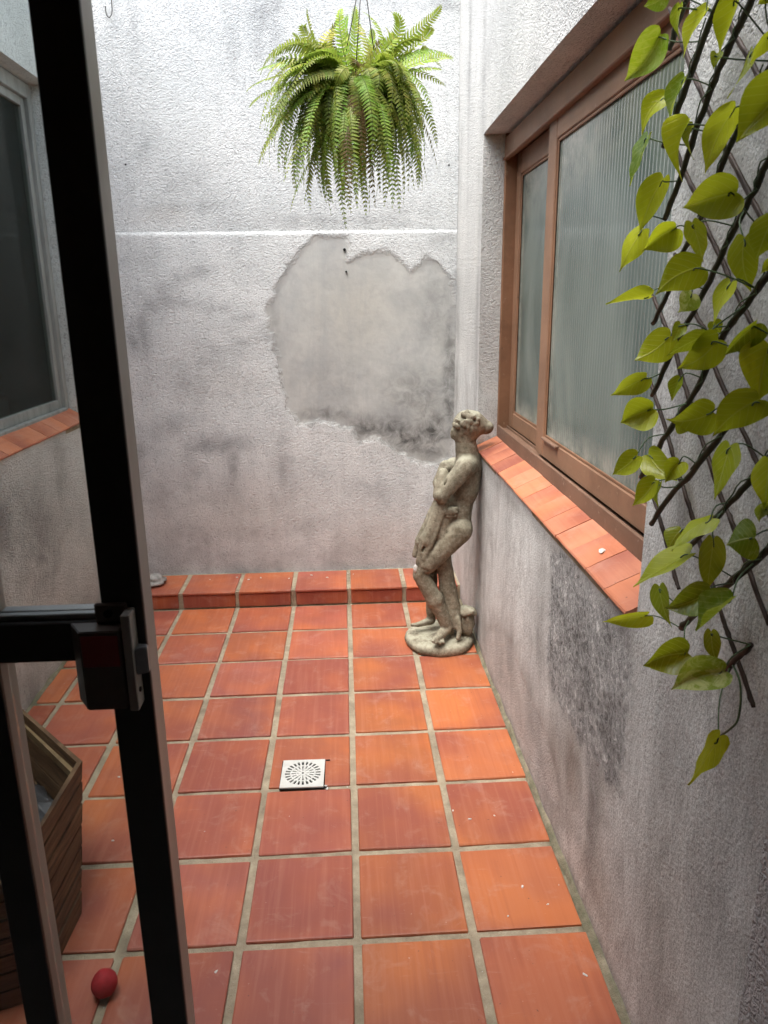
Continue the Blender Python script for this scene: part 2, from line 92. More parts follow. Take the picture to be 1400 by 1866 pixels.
STATUE = [['e', 0.517, -0.47, 0.997, 0.0669, 0.0621, 0.0645, 0, 0.004], ['e', 0.478, -0.47, 0.965, 0.0335, 0.0382, 0.0335, 0, 0.012], ['c', 0.454, -0.475, 0.973, 0.452, -0.475, 0.95, 0.0119, 0.0096, 0.008], ['c', 0.545, -0.47, 1.003, 0.59, -0.48, 0.988, 0.0502, 0.0287, 0.012], ['e', 0.596, -0.482, 0.99, 0.0227, 0.0239, 0.0227, 0, 0.006], ['e', 0.529, -0.526, 1.04, 0.0108, 0.0096, 0.0096, 0, 0.004], ['e', 0.545, -0.526, 1.031, 0.0108, 0.0096, 0.0096, 0, 0.004], ['e', 0.543, -0.526, 1.015, 0.0108, 0.0096, 0.0096, 0, 0.004], ['e', 0.525, -0.526, 1.011, 0.0108, 0.0096, 0.0096, 0, 0.004], ['e', 0.514, -0.526, 1.022, 0.0108, 0.0096, 0.0096, 0, 0.004], ['e', 0.509, -0.524, 1.037, 0.0113, 0.0096, 0.0111, 20.71125665767862, 0.005], ['e', 0.464, -0.517, 1.002, 0.0139, 0.0096, 0.0079, 113.51710527391509, 0.005], ['e', 0.455, -0.506, 1.007, 0.0098, 0.0096, 0.0117, 31.082372536055292, 0.005], ['e', 0.516, -0.518, 1.042, 0.0156, 0.0096, 0.008, 57.86680892940975, 0.005], ['e', 0.544, -0.509, 0.981, 0.0134, 0.0096, 0.0081, 34.50382823451585, 0.005], ['e', 0.521, -0.527, 0.997, 0.0136, 0.0096, 0.0093, 126.76697356234557, 0.005], ['e', 0.547, -0.506, 0.982, 0.0166, 0.0096, 0.0107, 133.76404791472632, 0.005], ['e', 0.509, -0.53, 1.022, 0.0129, 0.0096, 0.0075, 140.68228767181733, 0.005], ['e', 0.483, -0.529, 1.014, 0.0127, 0.0096, 0.0109, 99.36972182641237, 0.005], ['e', 0.542, -0.502, 0.969, 0.01, 0.0096, 0.0112, 175.32349804589867, 0.005], ['e', 0.504, -0.502, 1.056, 0.0134, 0.0096, 0.0082, 85.01199835893443, 0.005], ['e', 0.499, -0.509, 1.052, 0.0123, 0.0096, 0.0117, 6.317456583692551, 0.005], ['e', 0.489, -0.531, 1.01, 0.0121, 0.0096, 0.0119, 21.221584425025387, 0.005], ['e', 0.554, -0.504, 1.009, 0.0145, 0.0096, 0.0074, 84.87304976632714, 0.005], ['e', 0.494, -0.53, 1.025, 0.0117, 0.0096, 0.0076, 151.83104997421648, 0.005], ['e', 0.547, -0.503, 1.03, 0.0149, 0.0096, 0.0099, 11.195684991335453, 0.005], ['e', 0.458, -0.51, 1.002, 0.015, 0.0096, 0.0073, 1.47742810236706, 0.005], ['e', 0.548, -0.503, 0.977, 0.0104, 0.0096, 0.009, 85.66220967888917, 0.005], ['e', 0.514, -0.529, 1.022, 0.0114, 0.0096, 0.0109, 15.472634055274007, 0.005], ['e', 0.504, -0.532, 1.003, 0.0164, 0.0096, 0.0083, 90.27209638455065, 0.005], ['e', 0.492, -0.515, 1.047, 0.0131, 0.0096, 0.0084, 151.0577012551296, 0.005], ['e', 0.536, -0.515, 0.981, 0.0117, 0.0096, 0.0085, 81.67278019563284, 0.005], ['e', 0.518, -0.516, 0.969, 0.0101, 0.0096, 0.0073, 25.43878914108828, 0.005], ['e', 0.546, -0.505, 0.978, 0.0132, 0.0096, 0.0104, 140.2294029036883, 0.005], ['e', 0.532, -0.501, 0.96, 0.0123, 0.0096, 0.0094, 87.8975498367491, 0.005], ['e', 0.487, -0.509, 1.05, 0.0109, 0.0096, 0.0111, 77.0600512041159, 0.005], ['e', 0.537, -0.506, 1.04, 0.0119, 0.0096, 0.0115, 139.65653650902053, 0.005], ['e', 0.548, -0.51, 1.014, 0.0167, 0.0096, 0.0095, 134.8639285429455, 0.005], ['e', 0.509, -0.518, 1.044, 0.0132, 0.0096, 0.0091, 156.33435119601674, 0.005], ['e', 0.462, -0.512, 1.024, 0.0118, 0.0096, 0.0075, 121.52490391254806, 0.005], ['e', 0.521, -0.523, 0.983, 0.0152, 0.0096, 0.0074, 163.98425212773262, 0.005], ['c', 0.504, -0.47, 0.939, 0.515, -0.47, 0.863, 0.043, 0.0502, 0.014], ['c', 0.525, -0.47, 0.82, 0.503, -0.47, 0.724, 0.055, 0.0621, 0.02], ['c', 0.503, -0.47, 0.724, 0.481, -0.47, 0.627, 0.0574, 0.0502, 0.02], ['c', 0.481, -0.47, 0.627, 0.478, -0.47, 0.547, 0.055, 0.0597, 0.02], ['c', 0.428, -0.49, 0.671, 0.394, -0.49, 0.549, 0.043, 0.0478, 0.02], ['e', 0.502, -0.52, 0.837, 0.0478, 0.043, 0.0382, 0, 0.02], ['e', 0.469, -0.41, 0.812, 0.0382, 0.043, 0.0358, 0, 0.02], ['e', 0.484, -0.49, 0.554, 0.0454, 0.0574, 0.0526, 20, 0.015], ['c', 0.494, -0.54, 0.832, 0.396, -0.545, 0.716, 0.0406, 0.0311, 0.01], ['c', 0.392, -0.545, 0.718, 0.401, -0.525, 0.793, 0.0299, 0.0203, 0.008], ['e', 0.407, -0.515, 0.805, 0.0215, 0.0191, 0.0215, 0, 0.008], ['c', 0.429, -0.42, 0.811, 0.4, -0.45, 0.746, 0.0263, 0.0287, 0.01], ['c', 0.397, -0.47, 0.739, 0.391, -0.5, 0.706, 0.0239, 0.0263, 0.01], ['e', 0.438, -0.535, 0.645, 0.0239, 0.0191, 0.0191, 0, 0.006], ['c', 0.414, -0.538, 0.649, 0.463, -0.536, 0.656, 0.0076, 0.0072, 0.004], ['c', 0.416, -0.54, 0.637, 0.461, -0.54, 0.641, 0.0072, 0.0072, 0.003], ['c', 0.422, -0.538, 0.624, 0.457, -0.538, 0.623, 0.0067, 0.0062, 0.003], ['c', 0.407, -0.52, 0.68, 0.335, -0.525, 0.513, 0.0287, 0.0263, 0.012], ['c', 0.335, -0.525, 0.513, 0.31, -0.52, 0.419, 0.0263, 0.0191, 0.01], ['c', 0.395, -0.49, 0.672, 0.315, -0.49, 0.501, 0.0263, 0.0239, 0.012], ['c', 0.315, -0.49, 0.501, 0.292, -0.485, 0.437, 0.0215, 0.0143, 0.01], ['c', 0.414, -0.538, 0.673, 0.359, -0.54, 0.517, 0.0096, 0.0119, 0.004], ['c', 0.359, -0.54, 0.517, 0.322, -0.54, 0.437, 0.0119, 0.0096, 0.004], ['c', 0.388, -0.47, 0.642, 0.307, -0.46, 0.466, 0.0167, 0.0143, 0.006], ['c', 0.414, -0.44, 0.632, 0.366, -0.43, 0.466, 0.0335, 0.0335, 0.012], ['c', 0.478, -0.5, 0.547, 0.342, -0.51, 0.405, 0.0585, 0.0454, 0.014], ['c', 0.34, -0.51, 0.402, 0.316, -0.51, 0.375, 0.0394, 0.0347, 0.008], ['c', 0.313, -0.51, 0.35, 0.374, -0.515, 0.236, 0.0347, 0.037, 0.01], ['c', 0.374, -0.515, 0.236, 0.43, -0.52, 0.106, 0.0358, 0.0251, 0.012], ['c', 0.431, -0.515, 0.101, 0.396, -0.555, 0.082, 0.0227, 0.0215, 0.008], ['c', 0.401, -0.555, 0.087, 0.368, -0.585, 0.077, 0.0191, 0.0131, 0.006], ['c', 0.398, -0.56, 0.079, 0.357, -0.595, 0.077, 0.011, 0.0072, 0.003], ['c', 0.398, -0.56, 0.079, 0.371, -0.598, 0.07, 0.011, 0.0072, 0.003], ['c', 0.398, -0.56, 0.079, 0.389, -0.595, 0.065, 0.011, 0.0072, 0.003], ['c', 0.398, -0.56, 0.079, 0.404, -0.59, 0.065, 0.011, 0.0072, 0.003], ['c', 0.438, -0.5, 0.085, 0.452, -0.49, 0.064, 0.0191, 0.0143, 0.006], ['c', 0.476, -0.52, 0.141, 0.483, -0.54, 0.092, 0.0143, 0.0108, 0.006], ['c', 0.483, -0.54, 0.092, 0.474, -0.555, 0.066, 0.0108, 0.0096, 0.004], ['c', 0.459, -0.5, 0.159, 0.472, -0.52, 0.109, 0.0215, 0.0191, 0.008], ['c', 0.457, -0.42, 0.499, 0.367, -0.42, 0.359, 0.0454, 0.0358, 0.012], ['c', 0.367, -0.42, 0.359, 0.371, -0.415, 0.212, 0.0311, 0.0287, 0.01], ['c', 0.371, -0.415, 0.212, 0.372, -0.415, 0.096, 0.0275, 0.0191, 0.008], ['c', 0.371, -0.42, 0.09, 0.309, -0.44, 0.083, 0.0191, 0.0119, 0.006], ['c', 0.309, -0.44, 0.083, 0.281, -0.45, 0.086, 0.0108, 0.0072, 0.004], ['c', 0.413, -0.46, 0.437, 0.438, -0.47, 0.272, 0.0358, 0.0358, 0.012], ['c', 0.438, -0.47, 0.272, 0.463, -0.48, 0.131, 0.0358, 0.043, 0.012], ['c', 0.393, -0.482, 0.433, 0.412, -0.485, 0.24, 0.0096, 0.0096, 0.004], ['c', 0.432, -0.482, 0.445, 0.467, -0.49, 0.214, 0.0096, 0.0119, 0.004], ['s', 0.443, -0.575, 0.828, 0.408, -0.575, 0.791, 0.0038], ['s', 0.413, -0.555, 0.791, 0.41, -0.56, 0.764, 0.0053], ['s', 0.48, -0.555, 0.74, 0.443, -0.56, 0.697, 0.006], ['s', 0.419, -0.555, 0.654, 0.378, -0.555, 0.582, 0.0048], ['s', 0.368, -0.54, 0.602, 0.317, -0.542, 0.47, 0.0053], ['s', 0.36, -0.51, 0.564, 0.296, -0.515, 0.448, 0.0048], ['s', 0.277, -0.545, 0.395, 0.353, -0.555, 0.384, 0.0043]]
BASE = [0.408, -0.448, 0.05]
STUMP = [[0.5, -0.49, 0.179], [0.51, -0.5, 0.072]]
STUMP2 = [[0.509, -0.5, 0.104]]
PATCH = [[-0.117, 1.82], [-0.183, 1.765], [-0.255, 1.684], [-0.31, 1.602], [-0.376, 1.474], [-0.368, 1.376], [-0.333, 1.24], [-0.318, 1.101], [-0.304, 0.989], [-0.238, 0.887], [-0.11, 0.899], [0.032, 0.853], [0.073, 0.779], [0.174, 0.806], [0.26, 0.745], [0.333, 0.699], [0.406, 0.653], [0.493, 0.666], [0.569, 0.694], [0.584, 0.855], [0.583, 1.361], [0.568, 1.576], [0.493, 1.684], [0.43, 1.71], [0.351, 1.651], [0.292, 1.711], [0.23, 1.743], [0.127, 1.736], [0.041, 1.704], [0.038, 1.818]]
BACK_STAIN = [[-0.681, 0.796, 0.169, 0.052, 0.7], [-0.59, 0.677, 0.034, 0.118, 0.7], [-0.807, 0.624, 0.113, 0.15, 0.35], [-0.331, 0.7, 0.045, 0.178, 0.55], [-0.926, 0.888, 0.125, 0.071, 0.45], [-0.987, 1.411, 0.027, 0.133, 0.5], [-0.869, 1.528, 0.08, 0.031, 0.4], [-0.74, 1.643, 0.08, 0.026, 0.4], [-0.62, 1.272, 0.11, 0.038, 0.35], [-0.422, 1.376, 0.049, 0.048, 0.3], [-0.728, 1.956, 0.13, 0.029, 0.45], [0.002, 1.884, 0.428, 0.03, 0.4], [0.511, 1.809, 0.068, 0.046, 0.4], [0.577, 1.362, 0.025, 0.306, 0.75], [0.376, 1.924, 0.161, 0.05, 0.25], [-0.571, 0.299, 0.471, 0.069, 0.4], [-0.807, 0.259, 0.175, 0.109, 0.5], [-0.217, 0.335, 0.177, 0.094, 0.3], [0.2, 0.507, 0.176, 0.091, 0.35], [0.496, 0.314, 0.151, 0.19, 0.45], [-0.32, 2.764, 0.062, 0.066, 0.55], [-0.469, 2.73, 0.034, 0.199, 0.2], [-0.908, 2.729, 0.024, 0.176, 0.2], [-0.739, 2.137, 0.103, 0.144, 0.12], [0.425, 2.804, 0.302, 0.026, 0.4], [-0.796, 1.11, 0.165, 0.083, 0.25], [-1.05, 1.319, 0.038, 0.048, 0.5], [-1.002, 1.417, 0.037, 0.048, 0.5], [-0.938, 1.5, 0.042, 0.037, 0.5], [-0.865, 1.572, 0.047, 0.031, 0.45], [-0.776, 1.628, 0.053, 0.026, 0.45], [-0.686, 1.66, 0.059, 0.023, 0.4], [-0.872, 1.499, 0.059, 0.021, 0.3], [-0.751, 1.505, 0.064, 0.021, 0.35], [-0.605, 1.48, 0.07, 0.021, 0.4], [-0.479, 1.431, 0.06, 0.027, 0.4], [-0.401, 1.371, 0.044, 0.033, 0.45], [-0.684, 1.218, 0.044, 0.027, 0.4], [-0.606, 1.277, 0.055, 0.027, 0.45], [-0.494, 1.313, 0.065, 0.024, 0.4], [-0.397, 1.338, 0.049, 0.024, 0.4], [-0.27, 2.775, 0.039, 0.132, 0.5], [-0.35, 2.665, 0.025, 0.134, 0.25], [-0.745, 2.065, 0.155, 0.121, 0.25], [-0.905, 2.256, 0.075, 0.166, 0.2], [-0.232, 2.531, 0.1, 0.137, 0.12], [-0.983, 1.722, 0.105, 0.077, 0.25], [-0.268, 0.52, 0.146, 0.122, 0.3], [-0.585, 0.528, 0.115, 0.182, 0.35], [-0.952, 0.598, 0.114, 0.18, 0.4], [-1.082, 0.719, 0.056, 0.177, 0.5], [0.016, 0.171, 0.909, 0.045, 0.4], [-0.637, 0.185, 0.444, 0.038, 0.4]]
BACK_MOULD = [[0.175, 0.864, 0.172, 0.064, 0.9], [0.318, 0.803, 0.145, 0.089, 1.0], [0.463, 0.829, 0.116, 0.148, 0.9], [0.376, 1.032, 0.172, 0.143, 0.5], [0.547, 1.085, 0.04, 0.347, 0.8], [-0.08, 0.941, 0.171, 0.04, 0.6], [-0.34, 1.375, 0.027, 0.162, 0.3], [0.487, 1.471, 0.111, 0.217, 0.35], [-0.019, 1.096, 0.169, 0.113, 0.25]]
BACK_WARM = [[0.046, 1.476, 0.192, 0.215, 0.8], [-0.834, 1.92, 0.103, 0.035, 0.6], [-0.576, 1.106, 0.222, 0.084, 0.4], [-0.622, 0.408, 0.408, 0.154, 0.7], [0.197, 0.26, 0.3, 0.127, 0.6], [-0.973, 0.357, 0.144, 0.186, 0.6]]
R_ROUGH = [[-1.508, 0.833], [-1.663, 0.872], [-1.837, 0.851], [-1.998, 0.84], [-2.09, 0.834], [-2.143, 0.776], [-2.148, 0.681], [-2.143, 0.562], [-2.103, 0.458], [-2.043, 0.432], [-1.918, 0.413], [-1.77, 0.406], [-1.594, 0.397], [-1.512, 0.475], [-1.511, 0.65]]
R_SCRAPE = [[-0.592, 0.166], [-0.854, 0.312], [-1.122, 0.373], [-1.247, 0.333], [-1.426, 0.315], [-1.6, 0.294], [-1.701, 0.239], [-1.767, 0.149], [-1.706, 0.062], [-1.539, 0.022], [-1.374, -0.001], [-1.137, -0.013], [-0.848, -0.027], [-0.671, 0.025]]
STATUE_KNEE = [0.288, -0.53, 0.389]

# ------------------------------------------------------------------ helpers
def link(o, parent=None):
    scene.collection.objects.link(o)
    if parent is not None:
        o.parent = parent
        o.matrix_parent_inverse = parent.matrix_world.inverted()
    return o

def tag(o, label=None, cat=None, group=None, kind=None):
    if label: o["label"] = label
    if cat: o["category"] = cat
    if group: o["group"] = group
    if kind: o["kind"] = kind
    return o

def empty(name, loc, label=None, cat=None, group=None):
    o = bpy.data.objects.new(name, None)
    o.location = loc
    o.empty_display_size = 0.05
    link(o)
    o.matrix_world = Matrix.Translation(loc)
    return tag(o, label, cat, group)

def mesh_obj(name, verts, faces, mat, parent=None, smooth=False):
    me = bpy.data.meshes.new(name)
    me.from_pydata([tuple(v) for v in verts], [], [tuple(int(i) for i in f) for f in faces])
    me.update()
    if mat: me.materials.append(mat)
    if smooth:
        me.polygons.foreach_set("use_smooth", [True] * len(me.polygons))
    o = bpy.data.objects.new(name, me)
    return link(o, parent)

def bm_obj(name, bm, mat, parent=None, smooth=False):
    me = bpy.data.meshes.new(name)
    bmesh.ops.recalc_face_normals(bm, faces=bm.faces)
    bm.to_mesh(me); bm.free()
    if mat: me.materials.append(mat)
    if smooth:
        me.polygons.foreach_set("use_smooth", [True] * len(me.polygons))
    o = bpy.data.objects.new(name, me)
    return link(o, parent)

def add_box(bm, x0, x1, y0, y1, z0, z1, bevel=0.0, seg=1):
    m = Matrix.Translation(((x0 + x1) / 2, (y0 + y1) / 2, (z0 + z1) / 2)) @ Matrix.Diagonal((abs(x1 - x0), abs(y1 - y0), abs(z1 - z0), 1))
    r = bmesh.ops.create_cube(bm, size=1, matrix=m)
    if bevel > 0:
        es = list({e for v in r['verts'] for e in v.link_edges})
        bmesh.ops.bevel(bm, geom=es, offset=bevel, segments=seg, affect='EDGES', profile=0.5)
    return r

def box(name, x0, x1, y0, y1, z0, z1, mat, parent=None, bevel=0.0, seg=1):
    bm = bmesh.new()
    add_box(bm, x0, x1, y0, y1, z0, z1, bevel, seg)
    return bm_obj(name, bm, mat, parent)

def tube_data(pts, rad, n=8, close=True):
    """vertices and faces of a tube along a polyline; rad is a number or a list"""
    pts = [Vector(p) for p in pts]
    vs, fs = [], []
    ref = None
    for i, p in enumerate(pts):
        t = (pts[min(i + 1, len(pts) - 1)] - pts[max(i - 1, 0)]).normalized()
        if ref is None:
            ref = t.orthogonal().normalized()
        else:
            ref = (ref - t * ref.dot(t))
            ref = ref.normalized() if ref.length > 1e-6 else t.orthogonal().normalized()
        b = t.cross(ref)
        r = rad[i] if isinstance(rad, (list, tuple)) else rad
        for k in range(n):
            a = 2 * math.pi * k / n
            vs.append(p + (ref * math.cos(a) + b * math.sin(a)) * r)
    for i in range(len(pts) - 1):
        for k in range(n):
            fs.append((i * n + k, i * n + (k + 1) % n, (i + 1) * n + (k + 1) % n, (i + 1) * n + k))
    if close:
        fs.append(tuple(range(n - 1, -1, -1)))
        fs.append(tuple((len(pts) - 1) * n + k for k in range(n)))
    return vs, fs

def tube(name, pts, rad, mat, parent=None, n=8):
    vs, fs = tube_data(pts, rad, n)
    return mesh_obj(name, vs, fs, mat, parent, smooth=True)

def resample(pts, m):
    pts = [Vector(p) for p in pts]
    out = []
    n = len(pts)
    for i in range(n - 1):
        p0, p1, p2, p3 = pts[max(i - 1, 0)], pts[i], pts[i + 1], pts[min(i + 2, n - 1)]
        for k in range(m):
            t = k / m
            out.append(0.5 * ((2 * p1) + (p2 - p0) * t + (2 * p0 - 5 * p1 + 4 * p2 - p3) * t * t + (3 * p1 - p0 - 3 * p2 + p3) * t ** 3))
    out.append(pts[-1])
    return out

# ---- node helpers
class NT:
    def __init__(self, name):
        self.mat = bpy.data.materials.new(name)
        self.mat.use_nodes = True
        self.t = self.mat.node_tree
        self.t.nodes.clear()
        self.out = self.t.nodes.new('ShaderNodeOutputMaterial')
    def n(self, typ, **kw):
        nd = self.t.nodes.new(typ)
        for k, v in kw.items():
            setattr(nd, k, v)
        return nd
    def set(self, sock, v):
        if isinstance(v, bpy.types.NodeSocket):
            self.t.links.new(v, sock)
        elif v is not None:
            if isinstance(v, (tuple, list)) and len(v) == 3 and sock.type == 'RGBA':
                v = (*v, 1)
            sock.default_value = v
    def coord(self, which='Object'):
        return self.n('ShaderNodeTexCoord').outputs[which]
    def mapping(self, vec, scale=(1, 1, 1), loc=(0, 0, 0), rot=(0, 0, 0)):
        m = self.n('ShaderNodeMapping')
        self.set(m.inputs['Vector'], vec); self.set(m.inputs['Scale'], scale)
        self.set(m.inputs['Location'], loc); self.set(m.inputs['Rotation'], rot)
        return m.outputs[0]
    def noise(self, vec, scale, detail=3, rough=0.55, dist=0.0, col=False):
        m = self.n('ShaderNodeTexNoise')
        self.set(m.inputs['Vector'], vec); self.set(m.inputs['Scale'], scale)
        self.set(m.inputs['Detail'], detail); self.set(m.inputs['Roughness'], rough)
        self.set(m.inputs['Distortion'], dist)
        return m.outputs['Color' if col else 'Fac']
    def voronoi(self, vec, scale, feature='F1', rnd=1.0, out='Distance'):
        m = self.n('ShaderNodeTexVoronoi', feature=feature)
        self.set(m.inputs['Vector'], vec); self.set(m.inputs['Scale'], scale); self.set(m.inputs['Randomness'], rnd)
        return m.outputs[out]
    def ramp(self, fac, stops, interp='LINEAR'):
        m = self.n('ShaderNodeValToRGB')
        cr = m.color_ramp
        cr.interpolation = interp
        while len(cr.elements) < len(stops): cr.elements.new(0.5)
        for e, (p, c) in zip(cr.elements, stops):
            e.position = p
            e.color = (c, c, c, 1) if isinstance(c, (int, float)) else (*c, 1)
        self.set(m.inputs[0], fac)
        return m.outputs[0]
    def mapr(self, v, a, b, c=0.0, d=1.0, smooth=False):
        m = self.n('ShaderNodeMapRange', interpolation_type='SMOOTHSTEP' if smooth else 'LINEAR')
        for i, x in enumerate((v, a, b, c, d)): self.set(m.inputs[i], x)
        return m.outputs[0]
    def math(self, op, a, b=None, c=None):
        m = self.n('ShaderNodeMath', operation=op)
        for i, x in enumerate((a, b, c)):
            if x is not None: self.set(m.inputs[i], x)
        return m.outputs[0]
    def mix(self, fac, a, b, mode='MIX'):
        m = self.n('ShaderNodeMix', data_type='RGBA', blend_type=mode)
        self.set(m.inputs[0], fac); self.set(m.inputs[6], a); self.set(m.inputs[7], b)
        return m.outputs[2]
    def attr(self, name, out='Fac'):
        return self.n('ShaderNodeAttribute', attribute_name=name).outputs[out]
    def bump(self, h, strength=0.5, dist=0.01, normal=None):
        m = self.n('ShaderNodeBump')
        self.set(m.inputs['Height'], h); self.set(m.inputs['Strength'], strength); self.set(m.inputs['Distance'], dist)
        if normal is not None: self.set(m.inputs['Normal'], normal)
        return m.outputs[0]
    def principled(self, color, rough=0.6, normal=None, spec=0.5, metal=0.0, coat=0.0, coat_rough=0.1):
        p = self.n('ShaderNodeBsdfPrincipled')
        self.set(p.inputs['Base Color'], color); self.set(p.inputs['Roughness'], rough)
        self.set(p.inputs['Metallic'], metal); self.set(p.inputs['Specular IOR Level'], spec)
        self.set(p.inputs['Coat Weight'], coat); self.set(p.inputs['Coat Roughness'], coat_rough)
        if normal is not None: self.set(p.inputs['Normal'], normal)
        return p.outputs[0]
    def done(self, shader):
        self.t.links.new(shader, self.out.inputs['Surface'])
        return self.mat

# ------------------------------------------------------------------ materials
def mat_stucco(name, light, mid, dirt, bump_scale=95, bump=0.75, kind='back'):
    m = NT(name)
    P = m.coord()
    big = m.noise(P, 1.7, 4, 0.6)
    med = m.noise(P, 7, 5, 0.65, 0.4)
    fine = m.noise(P, bump_scale, 1.5, 0.5, 1.1)
    grit = m.noise(P, bump_scale * 2.6, 2, 0.6)
    streak = m.noise(m.mapping(P, (6.5, 6.5, 0.9)), 1.0, 5, 0.7, 0.9)
    col = m.mix(m.mapr(big, 0.38, 0.66), light, mid)
    col = m.mix(m.math('MULTIPLY', m.mapr(streak, 0.5, 0.72), 0.35 if kind == 'back' else 0.22), col, tuple(c * 0.72 for c in mid))
    col = m.mix(m.math('MULTIPLY', m.mapr(med, 0.46, 0.72), 0.38), col, tuple(c * 0.74 for c in mid))
    # cavities of the texture hold grime
    col = m.mix(m.mapr(fine, 0.47, 0.27, 0.0, 0.45), col, tuple(c * 0.9 for c in dirt))
    st = m.attr('stain_shade')
    stn = m.math('MULTIPLY', st, m.mapr(m.math('ADD', med, m.math('MULTIPLY', streak, 0.35)), 0.42, 0.85, 0.25, 1.25))
    col = m.mix(m.mapr(stn, 0, 1, 0, 1.0), col, dirt)
    col = m.mix(m.math('MULTIPLY', m.attr('warm'), 0.45), col, (0.46, 0.36, 0.26), 'MULTIPLY') if False else m.mix(m.math('MULTIPLY', m.attr('warm'), 0.30), col, (0.46, 0.40, 0.33))
    height = m.math('ADD', m.mapr(fine, 0.25, 0.75), m.math('MULTIPLY', grit, 0.35))
    if kind in ('back', 'right'):
        # area where the textured coat has come off, edge broken up by noise
        e = m.math('ADD', m.attr('patch'), m.math('MULTIPLY', m.math('SUBTRACT', m.noise(P, 14, 6, 0.72, 0.4), 0.5), 0.11 if kind == 'back' else 0.16))
        inside = m.mapr(e, -0.012, 0.014) if kind == 'back' else m.mapr(e, -0.035, 0.035)
        if kind == 'back':
            pc = m.mix(m.mapr(med, 0.35, 0.7), (0.54, 0.545, 0.515), (0.43, 0.44, 0.43))
            pc = m.mix(m.math('MULTIPLY', m.attr('warm'), 0.5), pc, (0.48, 0.45, 0.37))
            pc = m.mix(m.math('MULTIPLY', m.mapr(m.noise(m.mapping(P, (30, 30, 30)), 1, 4), 0.5, 0.7), 0.3), pc, (0.36, 0.355, 0.35))
            mo = m.math('MULTIPLY', m.attr('mould'), m.mapr(m.noise(P, 16, 6, 0.7, 0.6), 0.36, 0.62, 0.25, 1.1))
            pc = m.mix(m.math('MULTIPLY', m.mapr(streak, 0.45, 0.7), 0.45), pc, (0.34, 0.35, 0.36))
            pc = m.mix(mo, pc, (0.085, 0.085, 0.08))
            col = m.mix(m.math('MULTIPLY', mo, 0.55), col, (0.16, 0.16, 0.155))
            ph = m.math('MULTIPLY', m.noise(P, 40, 4), 0.30)
        else:
            spk = m.noise(P, 62, 6, 0.72, 0.7)
            area = m.noise(P, 8, 4, 0.6, 0.5)
            sv_ = m.math('ADD', spk, m.math('MULTIPLY', m.math('SUBTRACT', area, 0.5), 0.45))
            pc = m.ramp(sv_, [(0.34, (0.10, 0.10, 0.098)), (0.48, (0.27, 0.275, 0.27)), (0.60, (0.40, 0.405, 0.40)), (0.70, (0.70, 0.71, 0.70))])
            ph = m.math('MULTIPLY', spk, 1.6)
        edge = m.math('MULTIPLY', m.mapr(m.math('ABSOLUTE', e), 0.0, 0.004, 0.65, 0.0), m.mapr(m.noise(P, 5, 3), 0.46, 0.56))
        col = m.mix(inside, col, pc)
        col = m.mix(edge, col, (0.20, 0.19, 0.18))
        height = m.mix(inside, m.math('ADD', height, 0.5), ph)
    if kind == 'right':
        # hand-floated smooth mortar below and beside the window
        s = m.math('ADD', m.attr('smooth'), m.math('MULTIPLY', m.math('SUBTRACT', m.noise(P, 9, 5, 0.65), 0.5), 0.28))
        si = m.mapr(s, 0.42, 0.56)
        sc_ = m.mix(m.mapr(streak, 0.36, 0.66), (0.70, 0.725, 0.71), (0.54, 0.56, 0.55))
        sc_ = m.mix(m.mapr(m.noise(m.mapping(P, (11, 11, 4.5)), 1, 6, 0.72, 1.2), 0.46, 0.70, 0, 0.6), sc_, (0.28, 0.272, 0.265))
        sc_ = m.mix(m.mapr(m.noise(P, 85, 4, 0.7), 0.55, 0.75, 0, 0.5), sc_, (0.62, 0.62, 0.60))
        sc_ = m.mix(m.mapr(m.noise(m.mapping(P, (20, 20, 5.0), (3, 1, 2)), 1, 5, 0.7, 0.6), 0.54, 0.74, 0, 0.55), sc_, (0.74, 0.745, 0.73))
        sc_ = m.mix(m.mapr(m.noise(P, 3.2, 5, 0.65, 0.8), 0.50, 0.68, 0, 0.5), sc_, (0.33, 0.33, 0.32))
        sc_ = m.mix(m.mapr(m.noise(P, 230, 2, 0.5), 0.5, 0.68, 0, 0.35), sc_, (0.80, 0.80, 0.78))
        sc_ = m.mix(m.mapr(m.noise(P, 190, 2, 0.5), 0.48, 0.33, 0, 0.45), sc_, (0.16, 0.158, 0.15))
        sc_ = m.mix(m.math('MULTIPLY', m.attr('warm'), 0.5), sc_, (0.30, 0.235, 0.17))
        sc_ = m.mix(m.math('MULTIPLY', m.mapr(stn, 0, 1), 0.9), sc_, (0.12, 0.11, 0.10))
        inv = m.math('MULTIPLY', si, m.math('SUBTRACT', 1.0, inside))
        col = m.mix(inv, col, sc_)
        sh = m.math('ADD', m.math('MULTIPLY', m.noise(m.mapping(P, (18, 18, 11)), 1, 4, 0.7, 0.8), 0.9), m.math('MULTIPLY', m.noise(P, 150, 3, 0.6), 0.7))
        height = m.mix(inv, height, sh)
    nrm = m.bump(height, bump, 0.0045)
    return m.done(m.principled(col, 0.9, nrm, 0.25))

M = {}
M['back'] = mat_stucco('stucco_back', (0.80, 0.82, 0.81), (0.69, 0.72, 0.72), (0.21, 0.215, 0.225), 125, 1.0, 'back')
M['right'] = mat_stucco('stucco_right', (0.72, 0.725, 0.70), (0.60, 0.61, 0.595), (0.21, 0.21, 0.21), 120, 0.9, 'right')
M['left'] = mat_stucco('stucco_left', (0.76, 0.80, 0.77), (0.64, 0.68, 0.655), (0.17, 0.175, 0.17), 110, 1.0, 'left')
M['facade'] = mat_stucco('stucco_facade', (0.50, 0.50, 0.50), (0.40, 0.40, 0.40), (0.15, 0.15, 0.15), 100, 1.0, 'left')

